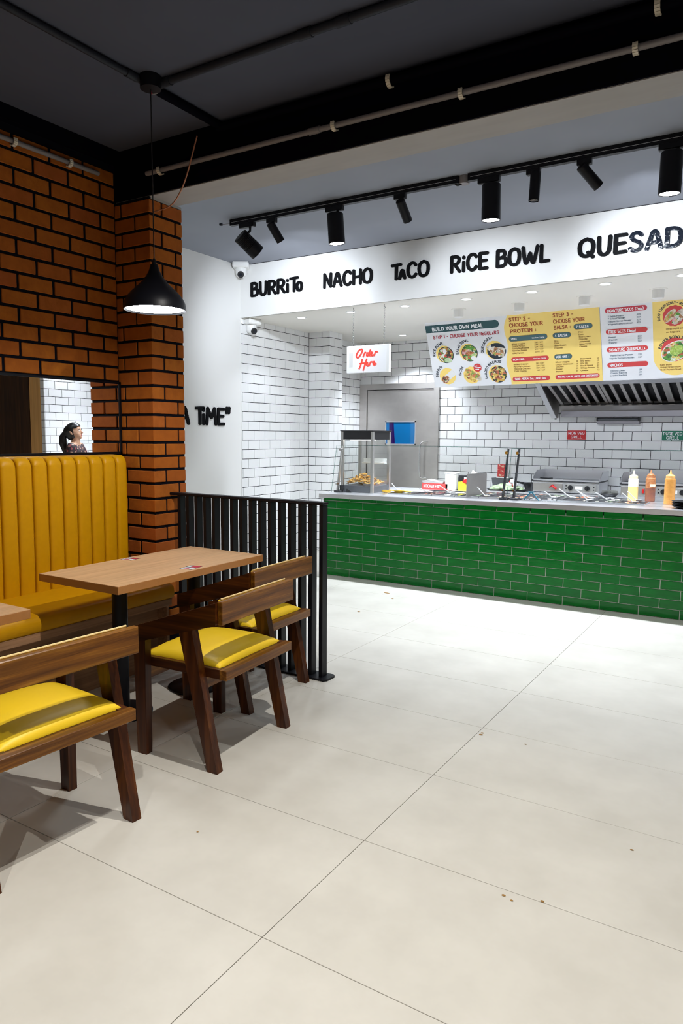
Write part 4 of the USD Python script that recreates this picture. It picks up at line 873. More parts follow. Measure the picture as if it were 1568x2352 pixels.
# back counter with two griddles
bc = T('back_counter', 'steel back counter carrying the griddles against the tiled wall', 'counter', (-1.0, 8.45, 0))
bc.part('cabinet', bx(-3.2, XR - 0.02, 8.12, 8.74, 0.08, 0.78), 'steel_worn')
bc.part('worktop', bx(-3.22, XR - 0.01, 8.05, 8.745, 0.78, 0.80, 0.003), 'steel')
def griddle(x0, x1, label, second=False):
    t = T('griddle', label, 'griddle', ((x0 + x1) / 2, 8.3, 0.80))
    yf, yb = 8.14, 8.60
    for x in (x0 + 0.05, x1 - 0.05):
        for y in (yf + 0.05, yb - 0.05): t.part('foot', cyl((x, y, 0.80), (x, y, 0.826), 0.018, 12), 'black_plastic')
    t.part('body', bx(x0, x1, yf + 0.01, yb, 0.825, 0.945, 0.003), 'steel')
    xm = x0 + (x1 - x0) * 0.46
    t.part('grease_drawer', bx(x0 + 0.004, xm, yf - 0.004, yf + 0.012, 0.83, 0.925, 0.002), 'steel_worn')
    cp = t.part('control_panel', bx(xm + 0.03, x1 - 0.03, yf - 0.003, yf + 0.012, 0.832, 0.925, 0.002), 'aluminium')
    w = x1 - x0
    for f in (0.585, 0.835):
        k = np.array([x0 + f * w, yf - 0.003, 0.885])
        t.part('knob', cat_([cyl(k, k + [0, -0.018, 0], 0.027, 20), bx(k[0] - 0.005, k[0] + 0.005, yf - 0.03, yf - 0.02, 0.865, 0.905)]), 'black_plastic', under=cp, smooth=30)
    t.part('maker_plate', bx(x0 + 0.655 * w, x0 + 0.765 * w, yf - 0.005, yf - 0.002, 0.868, 0.902), 'sign_white', under=cp)
    for f, zz in ((0.52, 0.905), (0.52, 0.872), (0.93, 0.90), (0.93, 0.868)): t.part('pilot_light', cyl((x0 + f * w, yf - 0.007, zz), (x0 + f * w, yf - 0.002, zz), 0.007, 10), 'black_plastic', under=cp)
    t.part('hot_plate', bx(x0 - 0.01, x1 + 0.005, yf - 0.01, yb, 0.945, 0.962, 0.003), 'steel_dark')
    t.part('plate_lip', bx(x0 + 0.01, x1, yf - 0.014, yf + 0.004, 0.955, 0.972, 0.002), 'steel')
    g = [bx(x0, x1, yb - 0.006, yb, 0.962, 1.065)]
    for x in (x0 - 0.006, x1):
        g.append(hull([(x, yf + 0.02, 0.962), (x + 0.006, yf + 0.02, 0.962), (x, yf + 0.02, 0.99), (x + 0.006, yf + 0.02, 0.99), (x, yf + 0.16, 1.065), (x + 0.006, yf + 0.16, 1.065), (x, yb, 1.065), (x + 0.006, yb, 1.065), (x, yb, 0.962), (x + 0.006, yb, 0.962)]))
    t.part('splash_guard', cat_(g), 'steel')
    a = x0 + 0.33 * (x1 - x0)
    if not second: t.part('drain_valve', cat_([hull([(a - 0.045, yf - 0.04, 0.885), (a + 0.0, yf - 0.04, 0.918), (a + 0.01, yf - 0.02, 0.90), (a - 0.04, yf - 0.02, 0.875)]), tube([(a - 0.01, yf - 0.03, 0.9), (a + 0.04, yf - 0.03, 0.865)], 0.012, 10)]), 'red_plastic')
    else: t.part('drain_valve', cat_([bx(a - 0.02, a + 0.0, yf - 0.03, yf, 0.86, 0.905, 0.004), bx(a + 0.012, a + 0.03, yf - 0.03, yf, 0.862, 0.905, 0.004)]), 'red_plastic')
griddle(-2.462, -1.73, 'steel counter griddle with two knobs below the red NON VEG sign')
griddle(-1.505, -0.775, 'steel counter griddle partly hidden by the three sauce bottles', True)
t = T('spatula', 'dark handled spatula lying on the griddle below the red NON VEG sign', 'spatula', (-2.3, 8.3, 0.962))
t.part('handle', tube([(-2.41, 8.26, 0.978), (-2.27, 8.26, 0.974)], 0.009, 10), 'black_plastic', smooth=40)
t.part('blade', bx(-2.27, -2.16, 8.225, 8.295, 0.963, 0.967), 'steel')
# cooking clutter between carton and griddle
t = T('tray', 'black oval tray heaped with pale lettuce on the back counter', 'tray', (-2.8, 8.25, 0.80))
m = lathe([(0, 0), (0.2, 0), (0.25, 0.028), (0.242, 0.028), (0.195, 0.006), (0, 0.006)], n=40); m.apply_scale([1.0, 0.62, 1]); m.apply_translation([-2.79, 8.22, 0.80])
t.part('tray_body', m, 'black_plastic', smooth=40)
ms = [pebble((-2.79 + 0.17 * math.cos(k * 2.4) * math.sqrt(k / 26), 8.22 + 0.10 * math.sin(k * 2.4) * math.sqrt(k / 26), 0.825 + 0.05 * (1 - k / 26)), 0.045, k, 2, 0.6) for k in range(26)]
t.part('lettuce', cat_(ms), 'lettuce', smooth=60, kind='stuff')
for k, (x, z) in enumerate(((-2.705, 0.922), (-2.672, 0.892), (-2.735, 0.887))):
    t = T('radish', f'white and red radish, {["topmost", "nearer the griddle", "nearer the carton"][k]} of three on the lettuce', 'radish', (x, 8.16, z))
    t.part('flesh', pebble((x, 8.16, z), 0.03, k, 2), 'paper_white', smooth=60)
    t.part('skin', pebble((x - 0.012, 8.168, z - 0.004), 0.0285, k + 5, 2), 'red_plastic', smooth=60)
t = T('frying_pan', 'black frying pan resting behind the lettuce tray', 'pan', (-2.6, 8.42, 0.80))
t.part('pan_body', lathe([(0, 0), (0.09, 0), (0.12, 0.09), (0.114, 0.09), (0.086, 0.008), (0, 0.008)], (-2.56, 8.50, 0.801), 32), 'black_plastic', smooth=40)
t.part('handle', tube([(-2.66, 8.47, 0.885), (-2.80, 8.43, 0.915)], 0.011, 10), 'black_plastic', smooth=40)
t = T('red_carton', 'red patterned box standing on a grey crate against the tiled wall', 'box', (-2.91, 8.30, 0.96))
t.part('box_body', bx(-2.98, -2.885, 8.41, 8.50, 0.962, 1.11, 0.002), 'red_pattern')
t.part('side', bx(-2.8845, -2.838, 8.43, 8.50, 0.962, 1.105, 0.002), 'clear_plastic')
t = T('crate', 'grey plastic crate under the red patterned box', 'crate', (-2.93, 8.32, 0.80))
t.part('crate_body', hexa([(-3.03, 8.42, 0.80), (-2.84, 8.42, 0.80), (-2.84, 8.54, 0.80), (-3.03, 8.54, 0.80)], [(-3.05, 8.405, 0.945), (-2.83, 8.405, 0.945), (-2.83, 8.55, 0.945), (-3.05, 8.55, 0.945)]), 'grey_panel')
t.part('lid', bx(-2.99, -2.83, 8.402, 8.552, 0.945, 0.96, 0.003), 'paper_white')
def squeeze(x, y, z, r, hb, body, fill, cap, name, label, band=None, level=None):
    t = T('sauce_bottle', label, 'bottle', (x, y, z), group='squeeze bottles of sauce')
    lv = level or hb
    b = t.part('sauce', lathe([(0, 0), (r * 0.95, 0), (r, 0.006), (r, lv), (0, lv)], (x, y, z), 32), fill, smooth=40)
    if level: t.part('upper_body', lathe([(0, lv), (r, lv), (r, hb), (0, hb)], (x, y, z), 32), body, smooth=40)
    t.part('shoulder', lathe([(0, hb), (r, hb), (r * 0.98, hb + 0.006), (r * 0.82, hb + 0.012), (0, hb + 0.012)], (x, y, z), 32), body if level else fill, smooth=40)
    c = t.part('cap', lathe([(0, hb + 0.012), (r * 0.84, hb + 0.012), (r * 0.84, hb + 0.034), (r * 0.62, hb + 0.038), (r * 0.5, hb + 0.046), (0, hb + 0.046)], (x, y, z), 28), cap, smooth=35)
    t.part('nozzle', lathe([(0, hb + 0.044), (0.013, hb + 0.044), (0.009, hb + 0.058), (0.004, hb + 0.082), (0, hb + 0.082)], (x, y, z), 16), cap, under=c, smooth=40)
    if band: t.part('label', bx(x + 0.002, x + 0.045, y - r - 0.001, y - r * 0.75, z + 0.13, z + 0.155), band)
squeeze(-1.172, 6.93, 0.879, 0.043, 0.19, 'bottle_clear', 'sauce_cream', 'cap_cream', 'b', 'squeeze bottle half full of cream sauce with cream cap', level=0.125)
squeeze(-1.028, 6.94, 0.881, 0.042, 0.20, 'sauce_rust', 'sauce_brown', 'sauce_rust', 'b', 'squeeze bottle of dark red-brown sauce with tape label', 'cap_cream', level=0.12)
squeeze(-0.836, 6.69, 0.883, 0.044, 0.21, 'sauce_orange', 'sauce_orange', 'cap_orange', 'b', 'squeeze bottle full of orange sauce')
t = T('bowl', 'round black bowl with clear lid between the two griddles', 'bowl', (-1.43, 7.22, 0.876))
t.part('bowl_body', lathe([(0, 0), (0.05, 0), (0.075, 0.03), (0.078, 0.03), (0.078, 0.036), (0.07, 0.036), (0.045, 0.006), (0, 0.006)], (-1.43, 7.22, 0.877), 32), 'black_plastic', smooth=40)
t.part('lid', lathe([(0.078, 0.036), (0.072, 0.06), (0.03, 0.066), (0, 0.066), (0, 0.064), (0.03, 0.064), (0.07, 0.058), (0.075, 0.036)], (-1.43, 7.22, 0.877), 32), 'clear_plastic', smooth=40)
for k in range(4):
    t = T('plate', f'round black plate, {["lowest", "second", "third", "topmost"][k]} in the stack at the counter edge', 'plate', (-0.66, 6.36, 0.8835 + 0.012 * k), group='stack of black plates')
    t.part('plate_body', lathe([(0, 0), (0.07, 0), (0.115, 0.02), (0.118, 0.022), (0.11, 0.024), (0.068, 0.006), (0, 0.006)], (-0.66, 6.36, 0.8838 + 0.0125 * k), 40), 'black_plastic', smooth=40)

# extractor hood and wall signs
hd = T('extractor_hood', 'steel extractor hood with upright baffle slats over the griddles', 'extractor hood', (-0.9, 8.3, 1.68))
HX0, HX1 = -2.385, 0.6
def hoodplane(x0, x1, y0, z0, y1, z1, d0, d1, n=(0, 0.66, 0.75)):
    n = np.array(n)
    return hull([np.array([x, y, z]) + n * d for x in (x0, x1) for y, z in ((y0, z0), (y1, z1)) for d in (d0, d1)])
hd.part('side_panel', hull([(x, y, z) for x in (HX0, HX0 + 0.02) for y, z in ((7.87, 2.02), (7.87, 2.1), (8.755, 2.1), (8.755, 1.672), (8.55, 1.672))]), 'steel_worn')
hd.part('side_edge', hoodplane(HX0 - 0.006, HX0 + 0.052, 7.865, 2.02, 8.56, 1.668, -0.006, 0.01), 'steel')
hd.part('canopy', bx(HX0 + 0.02, HX1, 7.87, 8.755, 2.06, 2.10), 'steel')
hd.part('back_plate', hoodplane(HX0 + 0.05, HX1, 7.93, 2.02, 8.62, 1.80, 0.07, 0.085), 'black_plastic')
hd.part('front_lip', hoodplane(HX0 + 0.05, HX1, 7.865, 2.03, 7.93, 2.0, -0.002, 0.02), 'steel')
gx = [(-2.19, 0)]
xs = -2.20
SL = [-2.27, -2.165, -2.068, -1.963, -1.86, -1.765, -1.722, -1.627, -1.523, -1.42, -1.32, -1.21, -1.115, -1.085, -0.98, -0.88, -0.775, -0.67, -0.56, -0.50, -0.40, -0.30, -0.2, -0.1, 0.0, 0.1, 0.2, 0.3, 0.4, 0.5]
for x in SL: hd.part('baffle_slat', hoodplane(x - 0.017, x + 0.017, 7.93, 2.012, 8.56, 1.822, 0.0, 0.018), 'steel_worn')
hd.part('trough', bx(HX0 + 0.10, HX1, 8.57, 8.75, 1.678, 1.745, 0.003), 'steel_shade')
hd.part('trough_lip', hoodplane(HX0 + 0.08, HX1, 8.53, 1.805, 8.60, 1.735, -0.004, 0.012), 'steel_worn')
hd.part('drain_plug', cyl((HX0 + 0.03, 8.6, 1.672), (HX0 + 0.03, 8.6, 1.65), 0.012, 12), 'black_plastic')
t = T('tube_lamp', 'unlit grey tube lamp mounted on the tiles below the hood', 'lamp', (-1.66, 8.72, 1.63))
t.part('batten', bx(-1.905, -1.44, 8.70, 8.757, 1.598, 1.64, 0.003), 'steel_shade')
t.part('tube', cyl((-1.895, 8.69, 1.652), (-1.45, 8.69, 1.652), 0.015, 16), 'grey_panel', smooth=40)
for x in (-1.905, -1.455): t.part('end_cap', bx(x, x + 0.015, 8.672, 8.757, 1.635, 1.672, 0.002), 'black_plastic')
def wall_sign(x0, x1, z0, z1, mt, l1, l2, label):
    t = T('grill_sign', label, 'sign', (x0, YB, z0))
    t.part('plate', bx(x0, x1, 8.744, 8.757, z0, z1, 0.001), mt)
    w = x1 - x0
    for tx, zz, a, b in ((l1, z0 + 0.057, 0.06, 0.94), (l2, z0 + 0.012, 0.2, 0.8)):
        m = meshkit.text_mesh(tx, 0.031, 0.001, bold=True)
        bb = m.bounds; m.apply_translation(-np.array([bb[0][0], 0, 0])); m.apply_scale([(b - a) * w / (bb[1][0] - bb[0][0]), 1, 1])
        t.part('lettering', place(m, (x0 + a * w, 8.7438, zz), EX, EZ, np.array([0, -1.0, 0])), 'sign_white')
wall_sign(-2.249, -2.035, 1.419, 1.523, 'sign_red', 'NON VEG', 'GRILL', 'red wall sign with white words NON VEG GRILL')
wall_sign(-1.205, -0.985, 1.419, 1.523, 'sign_green', 'PURE VEG', 'GRILL', 'green wall sign with white words PURE VEG GRILL')

# lights in the soffit
for x, y, w in ((-4.549, 6.50, 'below the word BURRITO'), (-3.907, 6.47, 'behind the chains of the neon sign'), (-3.288, 6.47, 'below the word TACO'), (-2.643, 6.46, 'below the word RICE'),
                (-2.021, 6.45, 'below the word BOWL'), (-1.393, 6.44, 'below the start of QUESADILLA'), (-0.80, 6.43, 'below the end of QUESADILLA'), (-0.18, 6.43, 'beyond the last letter of QUESADILLA'), (0.44, 6.43, 'nearest the far end wall'),
                (-4.225, 8.27, 'before the steel kitchen door')):
    z = ZS(x)
    t = T('downlight', f'small round recessed downlight in the soffit {w}', 'downlight', (x, y, z), group='recessed downlights in the soffit')
    t.part('trim_ring', lathe([(0.040, -0.003), (0.056, -0.003), (0.058, 0.0), (0.058, 0.004), (0.040, 0.004)], (x, y, z), 32), 'white_plastic', smooth=40)
    t.part('lens', lathe([(0, -0.0045), (0.039, -0.0045), (0.041, -0.002), (0.041, 0.003), (0, 0.003)], (x, y, z), 32), 'lamp_cool')
    spot(t, (x, y, z - 0.05), (0, 0, -1), I_DOWN * (0.2 if x < -4.5 else 0.5 if x < -3.85 and y < 7 else 0.3 if x > 0.2 else 1.0), 57, 0.6, COOL, 0.035)
for x, w in ((-2.91, 'above the STEP 1 panel'), (-2.285, 'above the words STEP 2'), (-1.674, 'above the STEP 3 words'), (-1.047, 'above the signature tacos list')):
    z = ZS(x)
    t = T('cylinder_lamp', f'white cylinder lamp on the soffit {w}', 'lamp', (x, 6.92, z), group='white cylinder lamps in front of the menu')
    t.part('collar', lathe([(0, -0.004), (0.072, -0.004), (0.075, 0.0), (0, 0.002)], (x, 6.92, z), 36), 'soffit_paint', smooth=40)
    t.part('body', lathe([(0, -0.085), (0.030, -0.085), (0.046, -0.078), (0.049, -0.07), (0.050, 0.0), (0, 0.0)], (x, 6.92, z), 36), 'white_plastic', smooth=40)

# hanging neon sign
ns = T('neon_sign', 'white box sign with red neon script Order Here hanging on chains', 'sign', (-3.585, 6.28, 2.07))
ns.part('box', bx(-3.828, -3.345, 6.262, 6.30, 2.069, 2.334, 0.003), 'sign_white')
ns.part('end_strip', bx(-3.372, -3.344, 6.2595, 6.302, 2.068, 2.335, 0.001), 'white_plastic')
ns.part('power_plate', bx(-3.795, -3.755, 6.2605, 6.263, 2.125, 2.265), 'clear_plastic')
SCRIPT = [[(4.1, 4.0), (2.6, 3.9), (1.0, 2.2), (0.5, 0.6), (1.2, -0.2), (2.4, 0.5), (3.8, 2.2), (4.3, 3.6), (3.6, 4.0)],
          [(4.6, 0.3), (5.2, 1.6), (5.5, 2.2), (5.9, 2.5), (6.3, 2.2), (6.4, 2.0)],
          [(7.9, 2.0), (7.2, 2.2), (6.6, 1.4), (6.6, 0.5), (7.2, 0.5), (8.0, 1.5), (9.0, 4.2), (8.2, 1.6), (8.2, 0.6), (8.7, 0.5)],
          [(8.9, 1.1), (9.7, 1.6), (9.9, 2.2), (9.4, 2.4), (9.0, 1.6), (9.1, 0.7), (9.8, 0.5), (10.8, 1.1)],
          [(10.9, 0.5), (11.4, 1.8), (11.6, 2.4), (12.1, 2.3), (12.6, 2.5), (12.8, 2.1)]]
SCR2 = [[(3.6, -4.9), (3.2, -6.6), (2.1, -9.1), (1.6, -9.6)], [(6.2, -4.9), (5.4, -6.9), (4.4, -9.8), (4.0, -10.4)], [(2.0, -7.2), (3.6, -6.9), (5.6, -6.9)],
        [(5.7, -7.9), (6.6, -7.3), (6.8, -6.7), (6.3, -6.5), (5.9, -7.3), (6.0, -8.1), (6.7, -8.4), (7.6, -7.7)],
        [(7.6, -8.3), (8.1, -7.1), (8.3, -6.5), (8.8, -6.6), (9.3, -6.4), (9.5, -6.8)],
        [(9.6, -7.7), (10.5, -7.1), (10.7, -6.6), (10.2, -6.3), (9.8, -7.1), (9.9, -7.9), (10.6, -8.2), (11.6, -7.3)]]
for q, st in enumerate(SCRIPT + SCR2):
    P = [(-3.724 + 0.0198 * x, 6.254, 2.217 + 0.0205 * y) if q < len(SCRIPT) else (-3.713 + 0.0198 * x, 6.254, 2.305 + 0.0207 * y) for x, y in st]
    ns.part('neon_tube', tube(smooth_line(P, 2), 0.0056, 8), 'neon_red', smooth=60)
for x in (-3.762, -3.412):
    ms = []
    z1, z0, n = ZS(x) - 0.035, 2.352, 21
    for q in range(n):
        l = trimesh.creation.torus(0.0085, 0.0019, 12, 6); l.apply_scale([0.75, 1.25, 1]); rot(l, math.pi / 2, (0, 1, 0))
        rot(l, math.pi / 2, (1, 0, 0)); rot(l, math.pi / 2 * (q % 2) + 0.4, (0, 0, 1)); l.apply_translation([x, 6.28, z0 + (z1 - z0) * q / (n - 1)]); ms.append(l)
    c = ns.part('chain', cat_(ms), 'chrome', smooth=50)
    ns.part('hook', tube(smooth_line([(x, 6.28, ZS(x)), (x, 6.28, ZS(x) - 0.02), (x + 0.01, 6.28, ZS(x) - 0.03), (x, 6.28, ZS(x) - 0.042), (x - 0.008, 6.28, ZS(x) - 0.034)]), 0.0022, 8), 'steel_dark', under=c)
    ns.part('eyelet', cyl((x, 6.28, 2.333), (x, 6.28, 2.352), 0.005, 10), 'chrome', under=c)

# ================================================================== menu boards, tilted under the soffit
P0 = np.array([-3.571, 7.54, 2.716]); UX = np.array([1.0, 0, 0.0093]); VD = np.array([0, 0.32, -0.70]) / math.hypot(0.32, 0.70)
UP_, OUT = -VD, np.cross(UX, -VD)
def on_board(poly, layer, u=0.0, v=0.0):
    return place(extrude(poly, 0.0007), P0 + u * UX + v * VD + OUT * (0.0007 * layer), UX, UP_, OUT)
def flip(pts): return [(u, -v) for u, v in pts]
ml = T('menu_board', 'wide white and yellow menu board headed BUILD YOUR OWN MEAL', 'menu board', P0, group='menu boards under the soffit')
mr = T('menu_board', 'white menu board listing signature tacos with yellow picture panel', 'menu board', P0 + 1.9 * UX, group='menu boards under the soffit')
def board(t, a, b): t.part('board', hull([P0 + u * UX + v * VD + OUT * d for u in (a, b) for v in (-0.006, 0.773) for d in (-0.008, 0)]), 'print_white')
board(ml, -0.008, 1.893); board(mr, 1.896, 3.30)
wave = [(0.956, -0.004), (0.922, 0.06), (0.901, 0.125), (0.906, 0.199), (0.928, 0.309), (0.909, 0.417), (0.884, 0.519), (0.9, 0.625), (0.921, 0.711), (0.918, 0.771)]
ml.part('yellow_panel', on_board(Polygon(flip(list(smooth_line(wave, 2)) + [(1.8925, 0.771), (1.8925, -0.004)])), 0), 'print_yellow')
tab = Polygon(flip([(2.382, -0.004), (2.384, 0.52)] + [(2.584 - 0.2 * math.cos(a), 0.545 + 0.198 * math.sin(a)) for a in np.linspace(0.1, math.pi - 0.1, 24)] + [(2.786, 0.52), (2.788, -0.004)]))
mr.part('yellow_panel', on_board(tab, 0), 'print_yellow')
ml.part('banner', on_board(Polygon(flip([(-0.008, 0.036), (0.81, 0.036)] + [(0.81 + 0.042 * math.sin(a), 0.078 - 0.042 * math.cos(a)) for a in np.linspace(0, math.pi, 14)] + [(-0.008, 0.12)])), 1), 'print_teal')
def pill(t, u0_, u1_, v, h, mname, rim=None):
    g = LineString([(u0_ + h / 2, -v), (u1_ - h / 2, -v)])
    if rim: t.part('pill', on_board(g.buffer(h / 2 + 0.003, quad_segs=8), 1), rim)
    t.part('pill', on_board(g.buffer(h / 2, quad_segs=8), 2), mname)
for a in ((0.945, 1.355, 0.257, 0.054, 'print_slate', 'ink_brown'), (0.945, 1.354, 0.489, 0.052, 'print_red'), (0.937, 1.349, 0.712, 0.052, 'print_red'), (1.634, 1.817, 0.180, 0.053, 'print_slate', 'ink_brown'),
          (1.415, 1.597, 0.256, 0.053, 'print_slate', 'ink_brown'), (1.414, 1.594, 0.486, 0.052, 'print_slate', 'ink_brown'), (1.408, 1.863, 0.710, 0.051, 'print_red')): pill(ml, *a)
for v, m_ in ((0.046, 'print_crimson'), (0.260, 'print_red'), (0.445, 'print_red'), (0.607, 'print_red')): pill(mr, 1.944, 2.334, v, 0.051, m_)
ROWS = """BUILD YOUR OWN MEAL|0.075,0.100,0.672,0.038
STeP 1 - CHOOSE YOUR ReGULaRS|0.072,0.191,0.843,0.036
STEP 2 -|0.967,0.066,1.193,0.037
CHOOSE YOUR|0.967,0.129,1.322,0.039
PROTEIN :|0.97,0.192,1.246,0.036
STEP 3 -|1.432,0.061,1.635,0.036
CHOOSE YOUR|1.432,0.126,1.744,0.038
SALSA :|1.434,0.190,1.602,0.036
VEG:|0.969,0.268,1.03,0.018
Medium / Large|1.194,0.269,1.327,0.015
NON-VEG:|0.967,0.499,1.092,0.021
Medium / Large|1.189,0.496,1.325,0.015
TaCOS : MEDIUM- 2nos, LARGE- 3nos|0.963,0.721,1.303,0.022
7 SALSA|1.658,0.194,1.781,0.024
4 SALSA|1.437,0.270,1.564,0.025
ADD-ONS :|1.434,0.497,1.564,0.022
*EXTRAS CAN BE ADDED AND CUSTOMISED|1.432,0.717,1.847,0.019
Mixed Veggies|0.969,0.323,1.117,0.015
149 / 199|1.217,0.319,1.306,0.013
Crispy Potato|0.969,0.347,1.109,0.015
159 / 209|1.217,0.344,1.305,0.013
Crispy Mushrooms|0.969,0.372,1.154,0.015
169 / 219|1.216,0.370,1.305,0.014
Mexican Paneer|0.969,0.397,1.132,0.015
179 / 229|1.216,0.395,1.305,0.014
BBQ Paneer|0.969,0.425,1.094,0.016
189 / 239|1.216,0.422,1.305,0.014
Grilled Chicken|0.966,0.552,1.127,0.015
189 / 229|1.213,0.550,1.303,0.014
Peri Peri Chicken|0.965,0.578,1.146,0.016
199 / 249|1.213,0.577,1.303,0.014
Chipotle Chicken|0.965,0.603,1.145,0.016
209 / 259|1.212,0.602,1.302,0.014
Chilli Prawns|0.965,0.629,1.101,0.016
219 / 269|1.212,0.628,1.302,0.014
Pico|1.424,0.322,1.467,0.015
Corn|1.422,0.345,1.471,0.015
Sour Cream|1.423,0.371,1.544,0.015
Chipotle|1.421,0.397,1.506,0.015
Pico|1.677,0.245,1.72,0.014
Corn|1.676,0.271,1.724,0.015
Sour Cream|1.677,0.295,1.798,0.015
Chipotle|1.678,0.320,1.761,0.015
Jalapenos|1.678,0.345,1.781,0.014
Salsa Verde|1.678,0.371,1.796,0.014
Cheese|1.678,0.397,1.753,0.015
Mixed veggies|1.421,0.551,1.567,0.015
Crispy Mushroom|1.42,0.577,1.603,0.015
Chicken|1.42,0.601,1.502,0.015
Paneer|1.42,0.628,1.489,0.015
Prawns|1.419,0.655,1.495,0.016
Guacamole|1.677,0.527,1.791,0.015
Any salsa|1.676,0.552,1.777,0.015
Any dip|1.676,0.577,1.753,0.015
Black beans|1.676,0.603,1.802,0.015
Crispy Potato|1.676,0.628,1.818,0.015
Cheese|1.675,0.655,1.751,0.015
30|1.633,0.553,1.654,0.015
40|1.632,0.579,1.652,0.015
50|1.631,0.603,1.652,0.015
50|1.63,0.629,1.651,0.016
60|1.629,0.655,1.65,0.015
40|1.844,0.529,1.865,0.015
25|1.843,0.554,1.865,0.015
25|1.843,0.579,1.865,0.015
30|1.844,0.604,1.865,0.015
30|1.843,0.631,1.864,0.015
40|1.843,0.655,1.864,0.015
SIGNaTURE TaCOS (2nos)|1.966,0.062,2.303,0.027
TRES TaCOS (3nos)|1.968,0.274,2.226,0.028
SIGNaTURE QUESADILLa|1.968,0.460,2.31,0.028
NACHOS|1.97,0.623,2.093,0.029
7 Salsa Paneer|1.969,0.112,2.119,0.014
209|2.239,0.114,2.274,0.014
7 Salsa Chicken|1.97,0.136,2.132,0.015
219|2.239,0.139,2.273,0.014
Tripple Queso Paneer|1.969,0.164,2.189,0.014
229|2.238,0.165,2.273,0.014
Tripple Queso Chicken|1.97,0.192,2.201,0.014
239|2.237,0.192,2.272,0.014
Paneer|1.968,0.324,2.038,0.015
249|2.243,0.329,2.278,0.015
Chicken|1.968,0.351,2.051,0.015
259|2.242,0.353,2.277,0.015
Prawns|1.969,0.380,2.043,0.015
269|2.242,0.381,2.277,0.015
Tripple Decker Paneer|1.968,0.514,2.193,0.016
229|2.242,0.516,2.275,0.015
Tripple Decker Chicken|1.968,0.544,2.205,0.015
249|2.242,0.544,2.274,0.015
Chips & Queso|1.97,0.675,2.11,0.015
159|2.244,0.674,2.276,0.015
Cheesy Nachos|1.97,0.700,2.129,0.015
179|2.243,0.701,2.276,0.015
Loaded Nachos|1.969,0.726,2.128,0.015
209|2.243,0.726,2.275,0.015
Offer valid only|2.499,0.281,2.669,0.015
on Regulars|2.501,0.312,2.625,0.015
Keto Bowl|2.444,0.638,2.549,0.015
Super Green Bowl|2.445,0.663,2.632,0.015
Multi Protein Bowl|2.444,0.689,2.633,0.015"""
for line in ROWS.split('\n'):
    tx, nums = line.split('|'); ua, v, ub, h = map(float, nums.split(','))
    t = ml if ua < 1.895 else mr
    white = tx in ('BUILD YOUR OWN MEAL', 'VEG:', 'NON-VEG:', 'Medium / Large', '7 SALSA', '4 SALSA', 'ADD-ONS :', 'NACHOS') or tx[:4] in ('TaCO', '*EXT', 'SIGN', 'TRES')
    if h > 0.016 and tx != 'Medium / Large':
        ink = 'sign_white' if white else 'ink_crimson' if tx.startswith('STeP') else 'ink_rust'
        t.part('heading_lettering', on_board(word_line(tx, ua, ub, h * 0.95, 11 if white else 9, 46), 3, 0, v), ink)
    else:
        m = meshkit.text_mesh(tx, h, 0.0007, bold=True)
        bb = m.bounds; m.apply_translation([-bb[0][0], 0, 0]); m.apply_scale([(ub - ua) / (bb[1][0] - bb[0][0]), 1, 1])
        m = place(m, P0 + ua * UX + v * VD + OUT * 0.0021, UX, UP_, OUT)
        t.part('price_lettering' if tx[0].isdigit() and 'S' not in tx else 'item_lettering', m, 'sign_white' if white else 'ink_brown' if ua < 1.895 or ua > 2.38 else 'ink_grey')
def arc_text(t, text, cu, cv, R, a0, a1, h, ink):
    gs, w = glyphs(text, 10, 20, 34)
    s = h / 100; arc = math.radians(a0 - a1) * R / w
    out = []
    for g in gs:
        xm = (g.bounds[0] + g.bounds[2]) / 2
        th = math.radians(a0) - xm * arc / R
        g = affinity.scale(affinity.translate(g, -xm, 0), min(arc, s * 1.25), s, origin=(0, 0))
        g = affinity.rotate(g, math.degrees(th) - 90, origin=(0, 0))
        out.append(affinity.translate(g, R * math.cos(th), R * math.sin(th)))
    t.part('picture_caption', on_board(unary_union(out), 3, cu, cv), ink)
def blob(r, n=11, amp=0.022, ph=0.0):
    return Polygon([(r * (1 + amp * math.cos(n * a + ph)) * math.cos(a), r * (1 + amp * math.cos(n * a + ph)) * math.sin(a)) for a in np.linspace(0, 2 * math.pi, 96, endpoint=False)])
def ell(a, b, ang=0.0): return affinity.rotate(affinity.scale(Point(0, 0).buffer(1, quad_segs=14), a, b, origin=(0, 0)), ang, origin=(0, 0))
def picture(t, cu, cv, back, layers):
    p = t.part('food_picture', on_board(back[0], 1, cu + back[1], cv - back[2]), back[3])
    for k, (g, m_) in enumerate(layers): t.part('print', on_board(g, 2 + k, cu, cv), m_, under=p)
R_ = 0.094
picture(ml, 0.191, 0.387, (blob(0.1), -0.018, 0.010, 'print_yellow'), [(ell(R_, R_ * 1.03), 'ink_navy'), (ell(R_ * 0.92, R_ * 0.95), 'food_rice'), (affinity.translate(ell(0.045, 0.03), 0.02, -0.062), 'lettuce'), (affinity.translate(ell(0.02, 0.034), -0.01, 0.045), 'paper_white')])
picture(ml, 0.478, 0.382, (blob(0.1), -0.018, 0.008, 'print_yellow'), [(ell(R_, R_ * 1.03), 'ink_navy'), (ell(R_ * 0.93, R_ * 0.96), 'food_salad'), (affinity.translate(ell(0.046, 0.02), -0.005, 0.0), 'food_salsa'), (affinity.translate(ell(0.03, 0.026), 0.04, -0.06), 'paper_white')])
wedge = lambda x, y, a: affinity.rotate(affinity.translate(Polygon([(-0.03, 0.055), (0.03, 0.05), (0.018, -0.05), (-0.005, -0.055)]), x, y), a, origin=(x, y))
